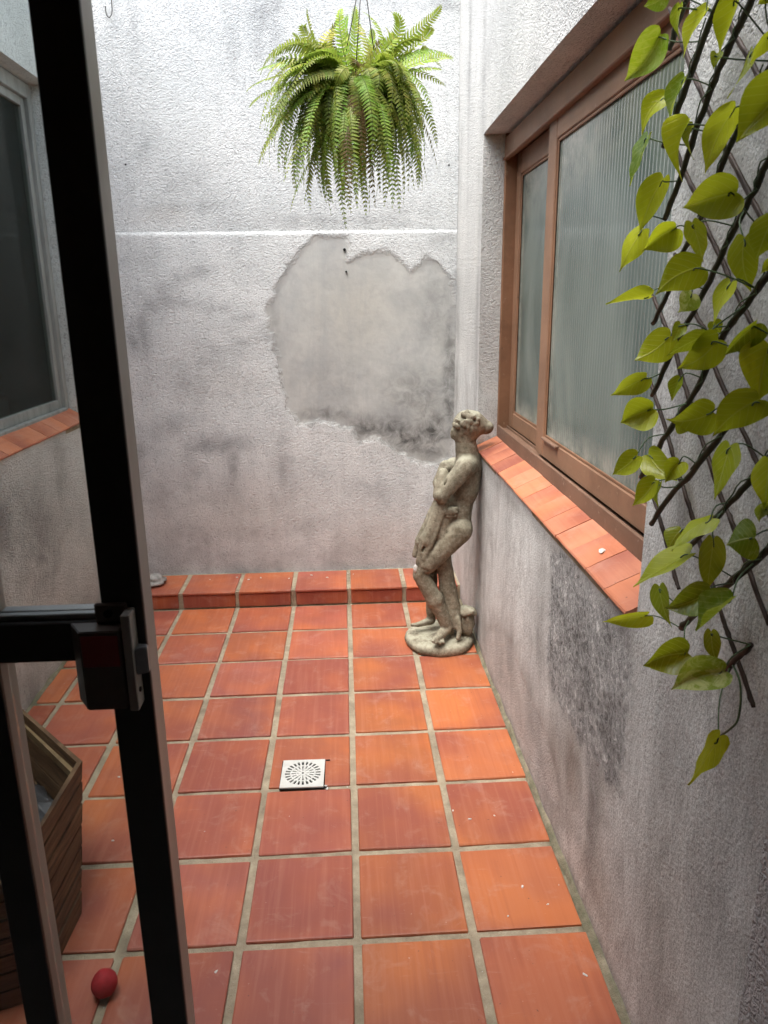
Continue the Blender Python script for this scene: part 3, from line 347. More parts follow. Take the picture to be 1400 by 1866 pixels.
def mat_tile(name, objcol=True, fade=1.0):
    m = NT(name)
    P = m.coord()
    oi = m.n('ShaderNodeObjectInfo')
    rnd = oi.outputs['Random']
    off = m.n('ShaderNodeCombineXYZ')
    m.set(off.inputs[0], m.math('MULTIPLY', rnd, 37.0)); m.set(off.inputs[1], m.math('MULTIPLY', rnd, 91.0)); m.set(off.inputs[2], m.math('MULTIPLY', rnd, 17.0))
    va = m.n('ShaderNodeVectorMath', operation='ADD')
    m.set(va.inputs[0], P); m.set(va.inputs[1], off.outputs[0])
    Q = va.outputs[0]
    base = oi.outputs['Color'] if objcol else (0.44, 0.13, 0.062)
    cloud = m.noise(Q, 4.5, 3, 0.5, 0.3)
    col = m.mix(m.mapr(cloud, 0.38, 0.66), base, m.mix(0.5, base, (0.60, 0.17, 0.045)))
    col = m.mix(m.mapr(m.noise(Q, 3.1, 2, 0.5), 0.42, 0.66, 0, 0.8), col, (0.27, 0.075, 0.055))
    brush = m.noise(m.mapping(Q, (70, 2.5, 10)), 1, 4, 0.6, 0.5)
    col = m.mix(m.mapr(brush, 0.5, 0.78, 0, 0.28), col, (0.54, 0.24, 0.16))
    col = m.mix(m.mapr(brush, 0.48, 0.25, 0, 0.3), col, (0.26, 0.07, 0.045))
    # dried limescale, scuffs and flecks
    dust = m.noise(Q, 13, 5, 0.7, 0.6)
    col = m.mix(m.mapr(dust, 0.54, 0.82, 0, 0.35), col, (0.58, 0.40, 0.32))
    scuff = m.noise(m.mapping(Q, (7, 60, 10), (0, 0, 0), (0, 0, 0.5)), 1, 5, 0.75, 1.2)
    col = m.mix(m.mapr(scuff, 0.62, 0.74, 0, 0.22), col, (0.60, 0.44, 0.36))
    fl = m.noise(Q, 130, 2, 0.5)
    col = m.mix(m.mapr(fl, 0.75, 0.80, 0, 0.4), col, (0.66, 0.50, 0.40))
    col = m.mix(m.mapr(m.noise(Q, 90, 2, 0.5), 0.26, 0.23, 0, 0.7), col, (0.12, 0.06, 0.045))
    rough = m.mapr(m.noise(Q, 9, 4, 0.6), 0.3, 0.7, 0.34, 0.55)
    h = m.math('ADD', m.math('MULTIPLY', brush, 0.25), m.math('ADD', m.math('MULTIPLY', cloud, 1.2), m.math('MULTIPLY', m.noise(Q, 60, 3), 0.2)))
    return m.done(m.principled(col, rough, m.bump(h, 0.35, 0.003), 0.4))
M['tile'] = mat_tile('terracotta_tile')

m = NT('cement_grout'); P = m.coord()
g = m.noise(P, 30, 5, 0.7); g2 = m.noise(P, 240, 3, 0.7)
c = m.mix(m.mapr(g, 0.35, 0.7), (0.47, 0.40, 0.285), (0.34, 0.285, 0.20))
c = m.mix(m.mapr(g2, 0.52, 0.75, 0, 0.5), c, (0.60, 0.55, 0.45))
c = m.mix(m.mapr(g2, 0.42, 0.25, 0, 0.5), c, (0.22, 0.20, 0.15))
c = m.mix(m.mapr(m.noise(P, 7, 4, 0.65), 0.44, 0.68, 0, 0.75), c, (0.19, 0.155, 0.11))
c = m.mix(m.math('MULTIPLY', m.attr('moss'), m.mapr(m.noise(P, 14, 5, 0.7), 0.3, 0.6, 0.3, 1.0)), c, (0.13, 0.135, 0.085))
M['grout'] = m.done(m.principled(c, 0.95, m.bump(m.math('ADD', g2, m.math('MULTIPLY', g, 2)), 0.7, 0.004), 0.2))

def mat_simple(name, color, rough=0.5, metal=0.0, spec=0.5, vary=0.15, scale=20, bump=0.15, stretch=(1, 1, 1), dark=None, coat=0.0):
    m = NT(name); P = m.mapping(m.coord(), stretch)
    n1 = m.noise(P, scale, 5, 0.65); n2 = m.noise(P, scale * 6, 3, 0.6)
    dark = dark or tuple(c * (1 - 2.2 * vary) for c in color)
    c = m.mix(m.mapr(n1, 0.35, 0.7), color, dark)
    r = m.mapr(n1, 0.3, 0.7, max(rough - 0.08, 0.03), min(rough + 0.1, 1))
    return m.done(m.principled(c, r, m.bump(m.math('ADD', n1, m.math('MULTIPLY', n2, 0.4)), bump, 0.002), spec, metal, coat))

M['door_metal'] = mat_simple('anodised_dark_door', (0.030, 0.025, 0.022), 0.42, 0.0, 0.5, 0.12, 14, 0.03)
M['door_edge'] = mat_simple('door_edge_aluminium', (0.48, 0.45, 0.41), 0.45, 0.0, 0.5, 0.1, 9, 0.03, (1, 1, 0.2))
M['lock_brown'] = mat_simple('lock_case', (0.13, 0.095, 0.08), 0.4, 0.0, 0.5, 0.1, 20, 0.03)
M['lock_refl_red'] = mat_simple('lock_reflection_red', (0.30, 0.03, 0.035), 0.35, 0.0, 0.5, 0.1, 20, 0.03)
M['steel'] = mat_simple('latch_steel', (0.42, 0.42, 0.42), 0.35, 0.7, 0.5, 0.1, 30, 0.05)
M['wire'] = mat_simple('galvanised_wire', (0.06, 0.06, 0.055), 0.5, 0.5, 0.5, 0.1, 60, 0.1)
M['alu_frame'] = mat_simple('grey_painted_frame', (0.36, 0.375, 0.355), 0.5, 0.0, 0.4, 0.18, 16, 0.15, (1, 1, 0.25))
M['plastic_white'] = mat_simple('white_plastic_grate', (0.66, 0.66, 0.62), 0.42, 0.0, 0.5, 0.06, 40, 0.05)
M['dark_hole'] = mat_simple('drain_dark', (0.012, 0.012, 0.012), 0.8, 0.0, 0.2, 0.1, 40, 0.1)
M['ball'] = mat_simple('red_foam_ball', (0.42, 0.028, 0.035), 0.75, 0.0, 0.3, 0.15, 60, 0.4)
M['stone'] = mat_simple('broken_concrete', (0.42, 0.41, 0.38), 0.95, 0.0, 0.2, 0.25, 30, 0.8)
M['soil'] = mat_simple('dark_soil', (0.030, 0.023, 0.017), 0.85, 0.0, 0.3, 0.2, 40, 1.0)
M['liner'] = mat_simple('black_plastic_liner', (0.045, 0.045, 0.048), 0.4, 0.0, 0.5, 0.2, 25, 0.5)
M['pot'] = mat_simple('coconut_fibre_pot', (0.075, 0.042, 0.024), 0.95, 0.0, 0.2, 0.2, 60, 1.0)
M['room'] = mat_simple('interior_plaster', (0.52, 0.47, 0.43), 0.9, 0.0, 0.2, 0.08, 3, 0.1)
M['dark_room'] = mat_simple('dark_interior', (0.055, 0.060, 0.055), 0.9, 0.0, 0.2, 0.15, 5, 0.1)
M['cloth_red'] = mat_simple('red_cloth', (0.22, 0.03, 0.03), 0.9, 0.0, 0.2, 0.15, 30, 0.3)
M['curtain'] = mat_simple('grey_curtain', (0.22, 0.22, 0.22), 0.9, 0.0, 0.2, 0.15, 30, 0.3, (1, 1, 0.1))

def mat_paintwood(name, col, worn):
    m = NT(name); P = m.coord()
    gr = m.noise(m.mapping(P, (40, 4, 40)), 1, 5, 0.65)
    blot = m.noise(P, 6, 5, 0.65, 0.4); spots = m.noise(P, 45, 4, 0.7)
    c = m.mix(m.mapr(blot, 0.38, 0.68), col, tuple(x * 0.72 for x in col))
    c = m.mix(m.mapr(gr, 0.55, 0.8, 0, 0.4), c, tuple(x * 0.5 for x in col))
    c = m.mix(m.mapr(spots, 0.62, 0.72, 0, 0.55), c, worn)
    c = m.mix(m.mapr(m.noise(P, 28, 5, 0.75), 0.36, 0.26, 0, 0.7), c, (0.03, 0.022, 0.016))
    # grime collects on upward ledges
    return m.done(m.principled(c, 0.55, m.bump(m.math('ADD', gr, m.math('MULTIPLY', spots, 0.5)), 0.3, 0.003), 0.4))
M['frame_brown'] = mat_paintwood('brown_painted_frame', (0.275, 0.142, 0.078), (0.40, 0.28, 0.19))
M['frame_brown2'] = mat_paintwood('brown_sash_paint', (0.30, 0.168, 0.100), (0.44, 0.32, 0.23))
M['trackwood'] = mat_paintwood('worn_window_track', (0.22, 0.130, 0.085), (0.45, 0.38, 0.32))

def mat_wood(name):
    m = NT(name); P = m.coord()
    oi = m.n('ShaderNodeObjectInfo').outputs['Random']
    g1 = m.noise(m.mapping(P, (6, 6, 70)), 1, 5, 0.7, 0.8)
    c = m.ramp(g1, [(0.34, (0.020, 0.010, 0.005)), (0.5, (0.10, 0.056, 0.028)), (0.68, (0.21, 0.13, 0.07))])
    c = m.mix(m.mapr(oi, 0, 1, 0, 0.5), c, (0.09, 0.052, 0.028))
    return m.done(m.principled(c, 0.6, m.bump(g1, 0.5, 0.003), 0.3))
M['wood'] = mat_wood('stained_planter_wood')
M['wood_light'] = mat_simple('planter_batten', (0.30, 0.21, 0.11), 0.7, 0.0, 0.3, 0.2, 18, 0.3, (1, 1, 1))

# statue: weathered cement
m = NT('weathered_cement'); P = m.coord()
a = m.noise(P, 14, 5, 0.65); b = m.noise(P, 75, 4, 0.7); d = m.noise(P, 260, 3, 0.6)
geo = m.n('ShaderNodeNewGeometry')
sep = m.n('ShaderNodeSeparateXYZ'); m.set(sep.inputs[0], geo.outputs['Normal'])
c = m.mix(m.mapr(a, 0.36, 0.66), (0.275, 0.24, 0.175), (0.155, 0.132, 0.092))
c = m.mix(m.mapr(b, 0.52, 0.74, 0, 0.5), c, (0.46, 0.43, 0.35))
c = m.mix(m.mapr(b, 0.47, 0.30, 0, 0.8), c, (0.09, 0.078, 0.055))
top_pale = m.math('MULTIPLY', m.mapr(sep.outputs[2], 0.25, 0.9), m.mapr(m.noise(P, 22, 5, 0.7), 0.36, 0.56))  # paler blotches on upward faces
c = m.mix(m.math('MULTIPLY', top_pale, 0.75), c, (0.52, 0.51, 0.39))
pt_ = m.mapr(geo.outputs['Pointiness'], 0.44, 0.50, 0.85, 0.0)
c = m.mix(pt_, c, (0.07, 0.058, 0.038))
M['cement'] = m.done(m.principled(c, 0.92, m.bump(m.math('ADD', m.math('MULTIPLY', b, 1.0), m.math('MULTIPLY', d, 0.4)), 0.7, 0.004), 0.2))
M['plaster_break'] = mat_simple('white_break', (0.72, 0.70, 0.66), 0.9, 0.0, 0.2, 0.1, 60, 0.4)

# clear glass (thin): fresnel reflection over slightly green transmission
def mat_glass(name, tint, refl=1.0, dirt=0.03):
    m = NT(name); P = m.coord()
    lw_ = m.n('ShaderNodeLayerWeight')
    fz = m.math('MULTIPLY_ADD', m.math('POWER', lw_.outputs['Facing'], 5.0), 0.95, 0.04)      # Schlick, same from both sides
    tr = m.n('ShaderNodeBsdfTransparent'); m.set(tr.inputs[0], tint)
    gl = m.n('ShaderNodeBsdfGlossy'); gl.inputs['Roughness'].default_value = 0.02
    df = m.n('ShaderNodeBsdfDiffuse'); m.set(df.inputs[0], (0.5, 0.5, 0.48))
    mx = m.n('ShaderNodeMixShader'); m.set(mx.inputs[0], m.math('MULTIPLY', fz, refl))
    m.t.links.new(tr.outputs[0], mx.inputs[1]); m.t.links.new(gl.outputs[0], mx.inputs[2])
    m2 = m.n('ShaderNodeMixShader')
    m.set(m2.inputs[0], m.mapr(m.noise(P, 9, 5, 0.7), 0.45, 0.8, 0.0, dirt))
    m.t.links.new(mx.outputs[0], m2.inputs[1]); m.t.links.new(df.outputs[0], m2.inputs[2])
    return m.done(m2.outputs[0])
M['door_glass'] = mat_glass('door_glass', (0.935, 0.955, 0.94), 1.0, 0.02)
M['clear_glass'] = mat_glass('old_window_glass', (0.70, 0.75, 0.72), 0.5, 0.03)

# reeded translucent glass
m = NT('reeded_glass'); P = m.coord()
cl = m.noise(m.mapping(P, (1, 2.4, 1.0)), 1.5, 3, 0.5, 0.7)
c = m.mix(m.mapr(cl, 0.36, 0.66), (0.072, 0.105, 0.092), (0.165, 0.205, 0.180))
spk = m.noise(P, 60, 5, 0.75)
c = m.mix(m.math('MULTIPLY', m.attr('grime'), m.mapr(m.noise(P, 12, 5, 0.7), 0.3, 0.62)), c, (0.40, 0.40, 0.34))
c = m.mix(m.mapr(spk, 0.70, 0.78, 0, 0.5), c, (0.05, 0.05, 0.04))
M['reeded'] = m.done(m.principled(c, 0.12, None, 0.75))

def mat_leaf(name, fern=False):
    m = NT(name); P = m.coord()
    if fern:
        base = m.attr('Col', 'Color')
        c = base; veins = None
        tcol = m.mix(0.55, base, (0.40, 0.55, 0.05))
        nrm = None; rough = 0.5; tw = 0.36
    else:
        uv = m.n('ShaderNodeUVMap').outputs[0]
        sx = m.n('ShaderNodeSeparateXYZ'); m.set(sx.inputs[0], uv)
        u = m.math('ABSOLUTE', m.math('SUBTRACT', sx.outputs[0], 0.5)); v = sx.outputs[1]
        oc = m.n('ShaderNodeObjectInfo')
        base = oc.outputs['Color']
        var = oc.outputs['Alpha']
        side = m.math('SINE', m.math('MULTIPLY', m.math('SUBTRACT', v, m.math('MULTIPLY', u, 0.75)), 42.0))
        sv = m.mapr(side, 0.86, 1.0)
        mid = m.mapr(u, 0.030, 0.0)
        n1 = m.noise(P, 28, 4, 0.6, 0.5)
        c = m.mix(m.mapr(n1, 0.38, 0.66, 0, 0.45), base, m.mix(0.5, base, (0.07, 0.13, 0.008)))
        vein = m.math('MAXIMUM', m.math('MULTIPLY', sv, 0.45), mid)
        c = m.mix(m.math('MULTIPLY', vein, 0.5), c, (0.60, 0.64, 0.16))
        # variegation on a few leaves: alpha below one
        vg = m.math('MULTIPLY', m.math('SUBTRACT', 1.0, var), m.mapr(m.noise(P, 45, 4, 0.7, 1.0), 0.48, 0.60))
        c = m.mix(vg, c, (0.62, 0.68, 0.30))
        tcol = m.mix(0.55, c, (0.62, 0.66, 0.02))
        nrm = m.bump(m.math('ADD', vein, m.math('MULTIPLY', n1, 0.3)), 0.35, 0.002); rough = 0.27; tw = 0.40
    p = m.principled(c, rough, nrm, 0.4)
    tl = m.n('ShaderNodeBsdfTranslucent'); m.set(tl.inputs[0], tcol)
    mx = m.n('ShaderNodeMixShader'); mx.inputs[0].default_value = tw
    m.t.links.new(p, mx.inputs[1]); m.t.links.new(tl.outputs[0], mx.inputs[2])
    return m.done(mx.outputs[0])
M['leaf'] = mat_leaf('vine_leaf')
M['fern'] = mat_leaf('fern_frond', True)
M['stem'] = mat_simple('green_plastic_stem', (0.075, 0.13, 0.055), 0.5, 0.0, 0.4, 0.2, 60, 0.2)
M['stick'] = mat_simple('willow_stick', (0.042, 0.036, 0.020), 0.6, 0.0, 0.4, 0.2, 30, 0.5, (1, 1, 0.2), (0.02, 0.032, 0.012))
M['stick2'] = mat_simple('brown_willow_stick', (0.060, 0.036, 0.026), 0.55, 0.0, 0.4, 0.2, 30, 0.5, (1, 1, 0.2))

# ------------------------------------------------------------------ fields on walls
def blobs(U, V, lst, thr=0.0):
    f = np.zeros_like(U)
    for cx, cz, rx, rz, a in lst:
        f = np.maximum(f, a * np.exp(-(((U - cx) / max(rx, .005)) ** 2 + ((V - cz) / max(rz, .005)) ** 2) * 0.8))
    return f

def poly_sd(U, V, poly):
    """signed distance to a polygon, positive inside"""
    p = np.array(poly, float)
    d = np.full(U.shape, 1e9); inside = np.zeros(U.shape, bool)
    n = len(p)
    for i in range(n):
        a, b = p[i], p[(i + 1) % n]
        e = b - a
        t = np.clip(((U - a[0]) * e[0] + (V - a[1]) * e[1]) / (e @ e), 0, 1)
        d = np.minimum(d, np.hypot(U - a[0] - t * e[0], V - a[1] - t * e[1]))
        c = ((a[1] > V) != (b[1] > V)) & (U < (b[0] - a[0]) * (V - a[1]) / (b[1] - a[1] + 1e-12) + a[0])
        inside ^= c
    return np.where(inside, d, -d)

def grid_lines(a, b, step, must=()):
    s = set(np.round(np.linspace(a, b, max(2, int(round(abs(b - a) / step)) + 1)), 4))
    for x in must: s.add(round(x, 4))
    s = sorted(s)
    out = [s[0]]
    for x in s[1:]:
        if x - out[-1] < step * 0.3 and x not in [round(k, 4) for k in must] and x != s[-1]: continue
        if x - out[-1] < step * 0.3 and out[-1] not in [round(k, 4) for k in must] and len(out) > 1: out[-1] = x
        else: out.append(x)
    return np.array(out)

def set_attr(o, name, arr):
    at = o.data.attributes.new(name, 'FLOAT', 'POINT')
    at.data.foreach_set('value', np.asarray(arr, np.float32).ravel())

def wobble(p, amp, s):
    return amp * noise.noise((p[0] * s, p[1] * s, p[2] * s))

ZTOP = 2.98
ZHOUSE = 2.66      # the house behind the camera is lower than the yard walls
XL, XR, YB, YF = -1.247, 0.574, 0.285, -2.57

# ---- back wall: thicker lower coat ending in a small ledge at z = 1.83
us = grid_lines(XL - 0.1, XR + 0.1, 0.012)
zs = grid_lines(-0.05, ZTOP, 0.012, (1.824, 1.832, 1.842))
U, V = np.meshgrid(us, zs)
verts = []
for j in range(len(zs)):
    for i in range(len(us)):
        x, z = us[i], zs[j]
        led = 1.828 + 0.004 * noise.noise((x * 5, 0, 3))
        y = YB - 0.012 if z < 1.829 else (YB - 0.0095 if z < 1.836 else YB - 0.003)
        y += wobble((x, 0, z), 0.006, 2.2) * (1 if z > 1.86 or z < 1.80 else 0.3)
        verts.append((x, y, z + (led - 1.828 if 1.82 < z < 1.845 else 0)))
nu = len(us)
faces = [(j * nu + i, j * nu + i + 1, (j + 1) * nu + i + 1, (j + 1) * nu + i) for j in range(len(zs) - 1) for i in range(nu - 1)]
back = mesh_obj('courtyard_wall', verts, faces, M['back'], None, True)
tag(back, 'tall pale stucco back wall with large bare grey plaster patch above the step', 'wall')
psd = poly_sd(U, V, PATCH)
set_attr(back, 'patch', np.clip(psd, -0.3, 0.3))
st = blobs(U, V, BACK_STAIN)
st = np.maximum(st, 0.45 * np.clip((0.42 - V) / 0.35, 0, 1))
set_attr(back, 'stain_shade', np.clip(st, 0, 1))
set_attr(back, 'mould', np.clip(blobs(U, V, BACK_MOULD), 0, 1))
set_attr(back, 'warm', np.clip(blobs(U, V, BACK_WARM), 0, 1))
vv = np.array(verts); pin = np.clip(psd.ravel() / 0.02, 0, 1) * 0.004
me = back.data
co = np.zeros(len(vv) * 3); me.vertices.foreach_get('co', co); co = co.reshape(-1, 3); co[:, 1] += pin
me.vertices.foreach_set('co', co.ravel()); me.update()

# ---- side walls with window openings (built in y, z) with reveals
def side_wall(x, face_dir, y0, y1, hole, depth, mat, step=0.02, ext=0.0):
    hy0, hy1, hz0, hz1 = hole
    ys = grid_lines(y0, y1, step, (hy0, hy1))
    zs = grid_lines(-0.05, ZTOP, step, (hz0, hz1))
    V_, F_, idx = [], [], {}
    def vid(i, j):
        if (i, j) not in idx:
            y, z = ys[i], zs[j]
            edge = min(abs(y - hy0), abs(y - hy1), 1) if hz0 - .02 <= z <= hz1 + .02 else 1
            k = (0.25 if (edge < 0.03) else 1.0) * min(1.0, max(0.0, (y - y0 - 0.01) / 0.12))
            idx[(i, j)] = len(V_)
            V_.append((x + wobble((5, y, z), 0.006, 1.9) * k, y, z))
        return idx[(i, j)]
    for i in range(len(ys) - 1):
        for j in range(len(zs) - 1):
            cy, cz = (ys[i] + ys[i + 1]) / 2, (zs[j] + zs[j + 1]) / 2
            if hy0 < cy < hy1 and hz0 < cz < hz1: continue
            f = (vid(i, j), vid(i + 1, j), vid(i + 1, j + 1), vid(i, j + 1))
            F_.append(f if face_dir > 0 else f[::-1])
    # reveals: rows from the wall face to the frame plane
    def strip(line, flip):
        nd = 6
        base = len(V_)
        for (i, j) in line:
            v = V_[vid(i, j)]
            for k in range(1, nd + 1):
                V_.append((v[0] - face_dir * depth * k / nd, v[1], v[2]))
        for a in range(len(line) - 1):
            for k in range(nd):
                p = vid(*line[a]) if k == 0 else base + a * nd + k - 1
                q_ = base + a * nd + k
                p2 = vid(*line[a + 1]) if k == 0 else base + (a + 1) * nd + k - 1
                q2 = base + (a + 1) * nd + k
                F_.append((p, q_, q2, p2))
    iy0, iy1 = int(np.argmin(abs(ys - hy0))), int(np.argmin(abs(ys - hy1)))
    jz0, jz1 = int(np.argmin(abs(zs - hz0))), int(np.argmin(abs(zs - hz1)))
    strip([(iy1, j) for j in range(jz0, jz1 + 1)], False)
    strip([(iy0, j) for j in range(jz0, jz1 + 1)], True)
    strip([(i, jz1) for i in range(iy0, iy1 + 1)], False)
    strip([(i, jz0) for i in range(iy0, iy1 + 1)], True)
    o = mesh_obj('courtyard_wall', V_, F_, mat, None, True)
    bm = bmesh.new(); bm.from_mesh(o.data)
    bmesh.ops.recalc_face_normals(bm, faces=bm.faces)
    for e in bm.edges:
        if len(e.link_faces) == 2 and e.link_faces[0].normal.angle(e.link_faces[1].normal, 0) > 0.7: e.smooth = False
    bm.to_mesh(o.data); bm.free()
    A = np.array([v.co[:] for v in o.data.vertices])
    return o, A[:, 1], A[:, 2], A[:, 0]

WR = (-2.11, -0.365, 0.872, 2.132)      # right window opening: y0, y1, z0, z1
right, Yv, Zv, Xv = side_wall(XR, -1, YF - 0.012, YB + 0.05, WR, 0.20, M['right'])
tag(right, 'right-hand stucco wall with brown window, smeared grey mortar below the sill', 'wall')
set_attr(right, 'patch', np.where(Xv > XR + 0.02, -0.3, np.clip(poly_sd(Yv, Zv, R_ROUGH), -0.3, 0.3)))
sm = np.clip((0.93 - Zv) / 0.05, 0, 1)                                  # mortar below the sill
sm = np.maximum(sm, np.clip((-2.06 - Yv) / 0.06, 0, 1) * np.clip((2.05 - Zv) / 0.4, 0, 1))      # and beside the window
sm = np.maximum(sm, np.clip((1.45 - Zv) / 0.5, 0, 1) * np.clip((Yv + 0.42) / 0.05, 0, 1))
sm = sm - 0.62 * np.clip((poly_sd(Yv, Zv, R_SCRAPE) + 0.05) / 0.12, 0, 1)
low = np.clip((-0.95 - Yv) / -0.3, 0, 1) * np.clip((0.45 - Zv) / 0.1, 0, 1) * np.clip((Yv + 1.75) / 0.3, 0, 1)
sm = np.where(Xv > XR + 0.02, np.clip((1.25 - Zv) / 0.3, 0, 1), sm)
set_attr(right, 'smooth', np.clip(sm, 0, 1))
rst_shade = blobs(Yv, Zv, [(-1.95, 0.30, 0.05, 0.18, 0.8), (-1.45, 0.55, 0.05, 0.3, 0.5), (-0.5, 0.5, 0.06, 0.4, 0.7), (-1.75, 0.33, 0.14, 0.10, 0.5), (0.22, 1.3, 0.05, 0.5, 0.6), (0.285, 1.3, 0.03, 1.6, 0.7),  # stains, plus the statue's shadow painted as a tall band behind it
                     (-0.1, 0.75, 0.04, 0.4, 0.5), (-0.3, 1.4, 0.03, 0.4, 0.3), (-2.3, 0.5, 0.05, 0.3, 0.3), (-1.2, 0.83, 0.8, 0.03, 0.45), (-2.05, 0.82, 0.09, 0.06, 0.9), (0.0, 2.6, 0.03, 0.5, 0.5), (-0.35, 2.5, 0.04, 0.4, 0.3), (-2.3, 1.6, .08, .5, .35)])
rst_shade = np.maximum(rst_shade, 0.42 * np.clip((poly_sd(Yv, Zv, R_SCRAPE) + .06) / .1, 0, 1))
rst_shade = np.maximum(rst_shade, 0.75 * np.clip((0.05 - Zv) / 0.05, 0, 1))
set_attr(right, 'stain_shade', np.clip(rst_shade, 0, 1))
set_attr(right, 'warm', blobs(Yv, Zv, [(-1.80, 0.33, 0.06, 0.12, 1.0), (-1.62, 0.22, 0.10, 0.12, .7), (-2.02, 0.15, 0.10, 0.10, 0.6), (-2.35, .35, .1, .2, .35), (-1.2, 0.2, .3, .08, .4), (-2.0, .45, .04, .08, .5)]))

WL = (-1.75, 0.085, 0.965, 2.425)
left, Yv, Zv, Xv = side_wall(XL, 1, YF, YB + 0.05, WL, 0.13, M['left'])
tag(left, 'grey stucco left wall with aluminium window, seen through the door glass', 'wall')
set_attr(left, 'stain_shade', np.clip(np.maximum(blobs(Yv, Zv, [(-0.6, 0.55, 0.2, 0.25, 0.7), (-0.9, 0.75, 0.2, 0.2, 0.6), (-0.3, 0.75, 0.08, 0.2, 0.4), (-1.2, .4, .3, .3, .5)]), 0.5 * np.clip((0.3 - Zv) / .3, 0, 1)), 0, 1))
set_attr(left, 'warm', np.zeros_like(Yv))

# ------------------------------------------------------------------ ground, floor slab, house around the camera
g = mesh_obj('ground', [(-80, -80, -0.12), (80, -80, -0.12), (80, 80, -0.12), (-80, 80, -0.12)], [(0, 1, 2, 3)], M['grout'])
tag(g, kind='structure')
xs = grid_lines(XL - 0.05, XR + 0.05, 0.02); ys = grid_lines(YF - 0.02, YB, 0.02)
vs = [(x, y, -0.0072 + wobble((x, y, 1), 0.0026, 14)) for y in ys for x in xs]
n = len(xs)
floor = mesh_obj('courtyard_floor', vs, [(j * n + i, j * n + i + 1, (j + 1) * n + i + 1, (j + 1) * n + i) for j in range(len(ys) - 1) for i in range(n - 1)], M['grout'], None, True)
tag(floor, kind='structure')
XX, YY = np.meshgrid(xs, ys)
set_attr(floor, 'moss', np.clip(np.maximum((XX - 0.545) / 0.02, (-1.215 - XX) / 0.02), 0, 1))

# facade holding the door, and the dim room the picture is taken from
fac = bmesh.new()
add_box(fac, XR - 0.002, 1.6, YF - 0.20, YF - 0.0125, -0.05, ZHOUSE)          # pier right of the door
add_box(fac, -2.4, -1.00, YF - 0.20, YF - 0.002, -0.05, ZHOUSE)              # pier left of the door
add_box(fac, -1.00, XR - 0.002, YF - 0.20, YF - 0.002, 2.25, ZHOUSE)         # lintel and wall above
facade = bm_obj('facade_wall', fac, M['facade'])
tag(facade, 'dark rough grey stucco door jamb at the bottom right edge', 'wall')
for nm in ('stain_shade', 'warm'): set_attr(facade, nm, np.zeros(len(facade.data.vertices)))
rm = bmesh.new()
add_box(rm, -2.4, 1.6, -6.2, YF - 0.2, 2.55, 2.65)
add_box(rm, -2.5, -2.4, -6.2, YF - 0.2, -0.05, 2.55)
add_box(rm, 1.6, 1.7, -6.2, YF - 0.2, -0.05, 2.55)
add_box(rm, -2.5, 1.7, -6.3, -6.2, -0.05, 2.65)
room = bm_obj('room_shell', rm, M['room']); tag(room, kind='structure')
rf = box('room_floor', -2.4, 1.6, -6.2, YF - 0.01, -0.05, -0.004, M['room']); tag(rf, kind='structure')

# ------------------------------------------------------------------ terracotta floor tiles
PT, TS = 0.285, 0.263
random.seed(11)
def tile_mesh(name, sx, sy, th=0.012, bev=0.0035, jit=0.0):
    bm = bmesh.new()
    add_box(bm, -sx / 2, sx / 2, -sy / 2, sy / 2, -th, 0, bev, 2)
    if jit:
        for v in bm.verts:
            v.co.x += random.uniform(-jit, jit); v.co.y += random.uniform(-jit, jit)
    bmesh.ops.recalc_face_normals(bm, faces=bm.faces)
    me = bpy.data.meshes.new(name); bm.to_mesh(me); bm.free()
    me.materials.append(M['tile'])
    return me
tile_meshes = [tile_mesh('tile', TS + random.uniform(-.002, .002), TS + random.uniform(-.002, .002), jit=0.0012) for _ in range(9)]
tile_left = tile_mesh('tile', 0.088, TS)
TONE = {'o': (0.46, 0.148, 0.058), 'r': (0.37, 0.106, 0.068), 'p': (0.33, 0.104, 0.080), 'm': (0.41, 0.124, 0.060), 'k': (0.33, 0.085, 0.052)}
ROWS = ["rmrrmmr", "mrmrmmm", "mmpkooo", "roprook", "mmrmoom", "morroon", "rmprooo", "rprpomr", "rprppoo"]
def put_tile(me, x, y, z, parent, tone, rot=0.0, tilt=0.0012, label=None):
    o = bpy.data.objects.new('tile', me)
    o.location = (x, y, z)
    o.rotation_euler = (random.gauss(0, tilt), random.gauss(0, tilt), rot + random.gauss(0, 0.004))
    c = TONE.get(tone, TONE['m']); k = random.uniform(0.78, 1.16)
    o.color = (c[0] * k, c[1] * k, c[2] * k, 1)
    link(o, parent)
    return o
for j in range(9):
    y = -(j + 0.5) * PT
    for ci, i in enumerate(range(-4, 2)):
        put_tile(random.choice(tile_meshes), (i + 0.5) * PT + random.gauss(0, .0012), y + random.gauss(0, .0012), random.uniform(-0.001, 0.0015), floor, ROWS[j][ci])
    put_tile(tile_left, -1.14 - 0.011 - 0.044, y, 0, floor, ROWS[j][6])

# ---- step along the back wall
ST = 0.086
step = box('back_step', XL - 0.03, XR + 0.03, 0.012, YB + 0.02, -0.05, ST - 0.006, M['grout'])
tag(step, kind='structure'); set_attr(step, 'moss', np.zeros(len(step.data.vertices)))
top_me = tile_mesh('tile', TS, 0.258); ris_me = tile_mesh('tile', TS, 0.070, 0.010)
top_l = tile_mesh('tile', 0.088, 0.258); ris_l = tile_mesh('tile', 0.088, 0.070, 0.010)
for i in range(-5, 2):
    x = (i + 0.5) * PT if i > -5 else -1.195
    put_tile(top_me if i > -5 else top_l, x + random.gauss(0, .0012), 0.1315 - 0.006, ST, step, random.choice('mrr'))
    o = put_tile(ris_me if i > -5 else ris_l, x + random.gauss(0, .0012), 0.0035, 0.0365, step, 'k')
    o.rotation_euler = (R(90), 0, 0)
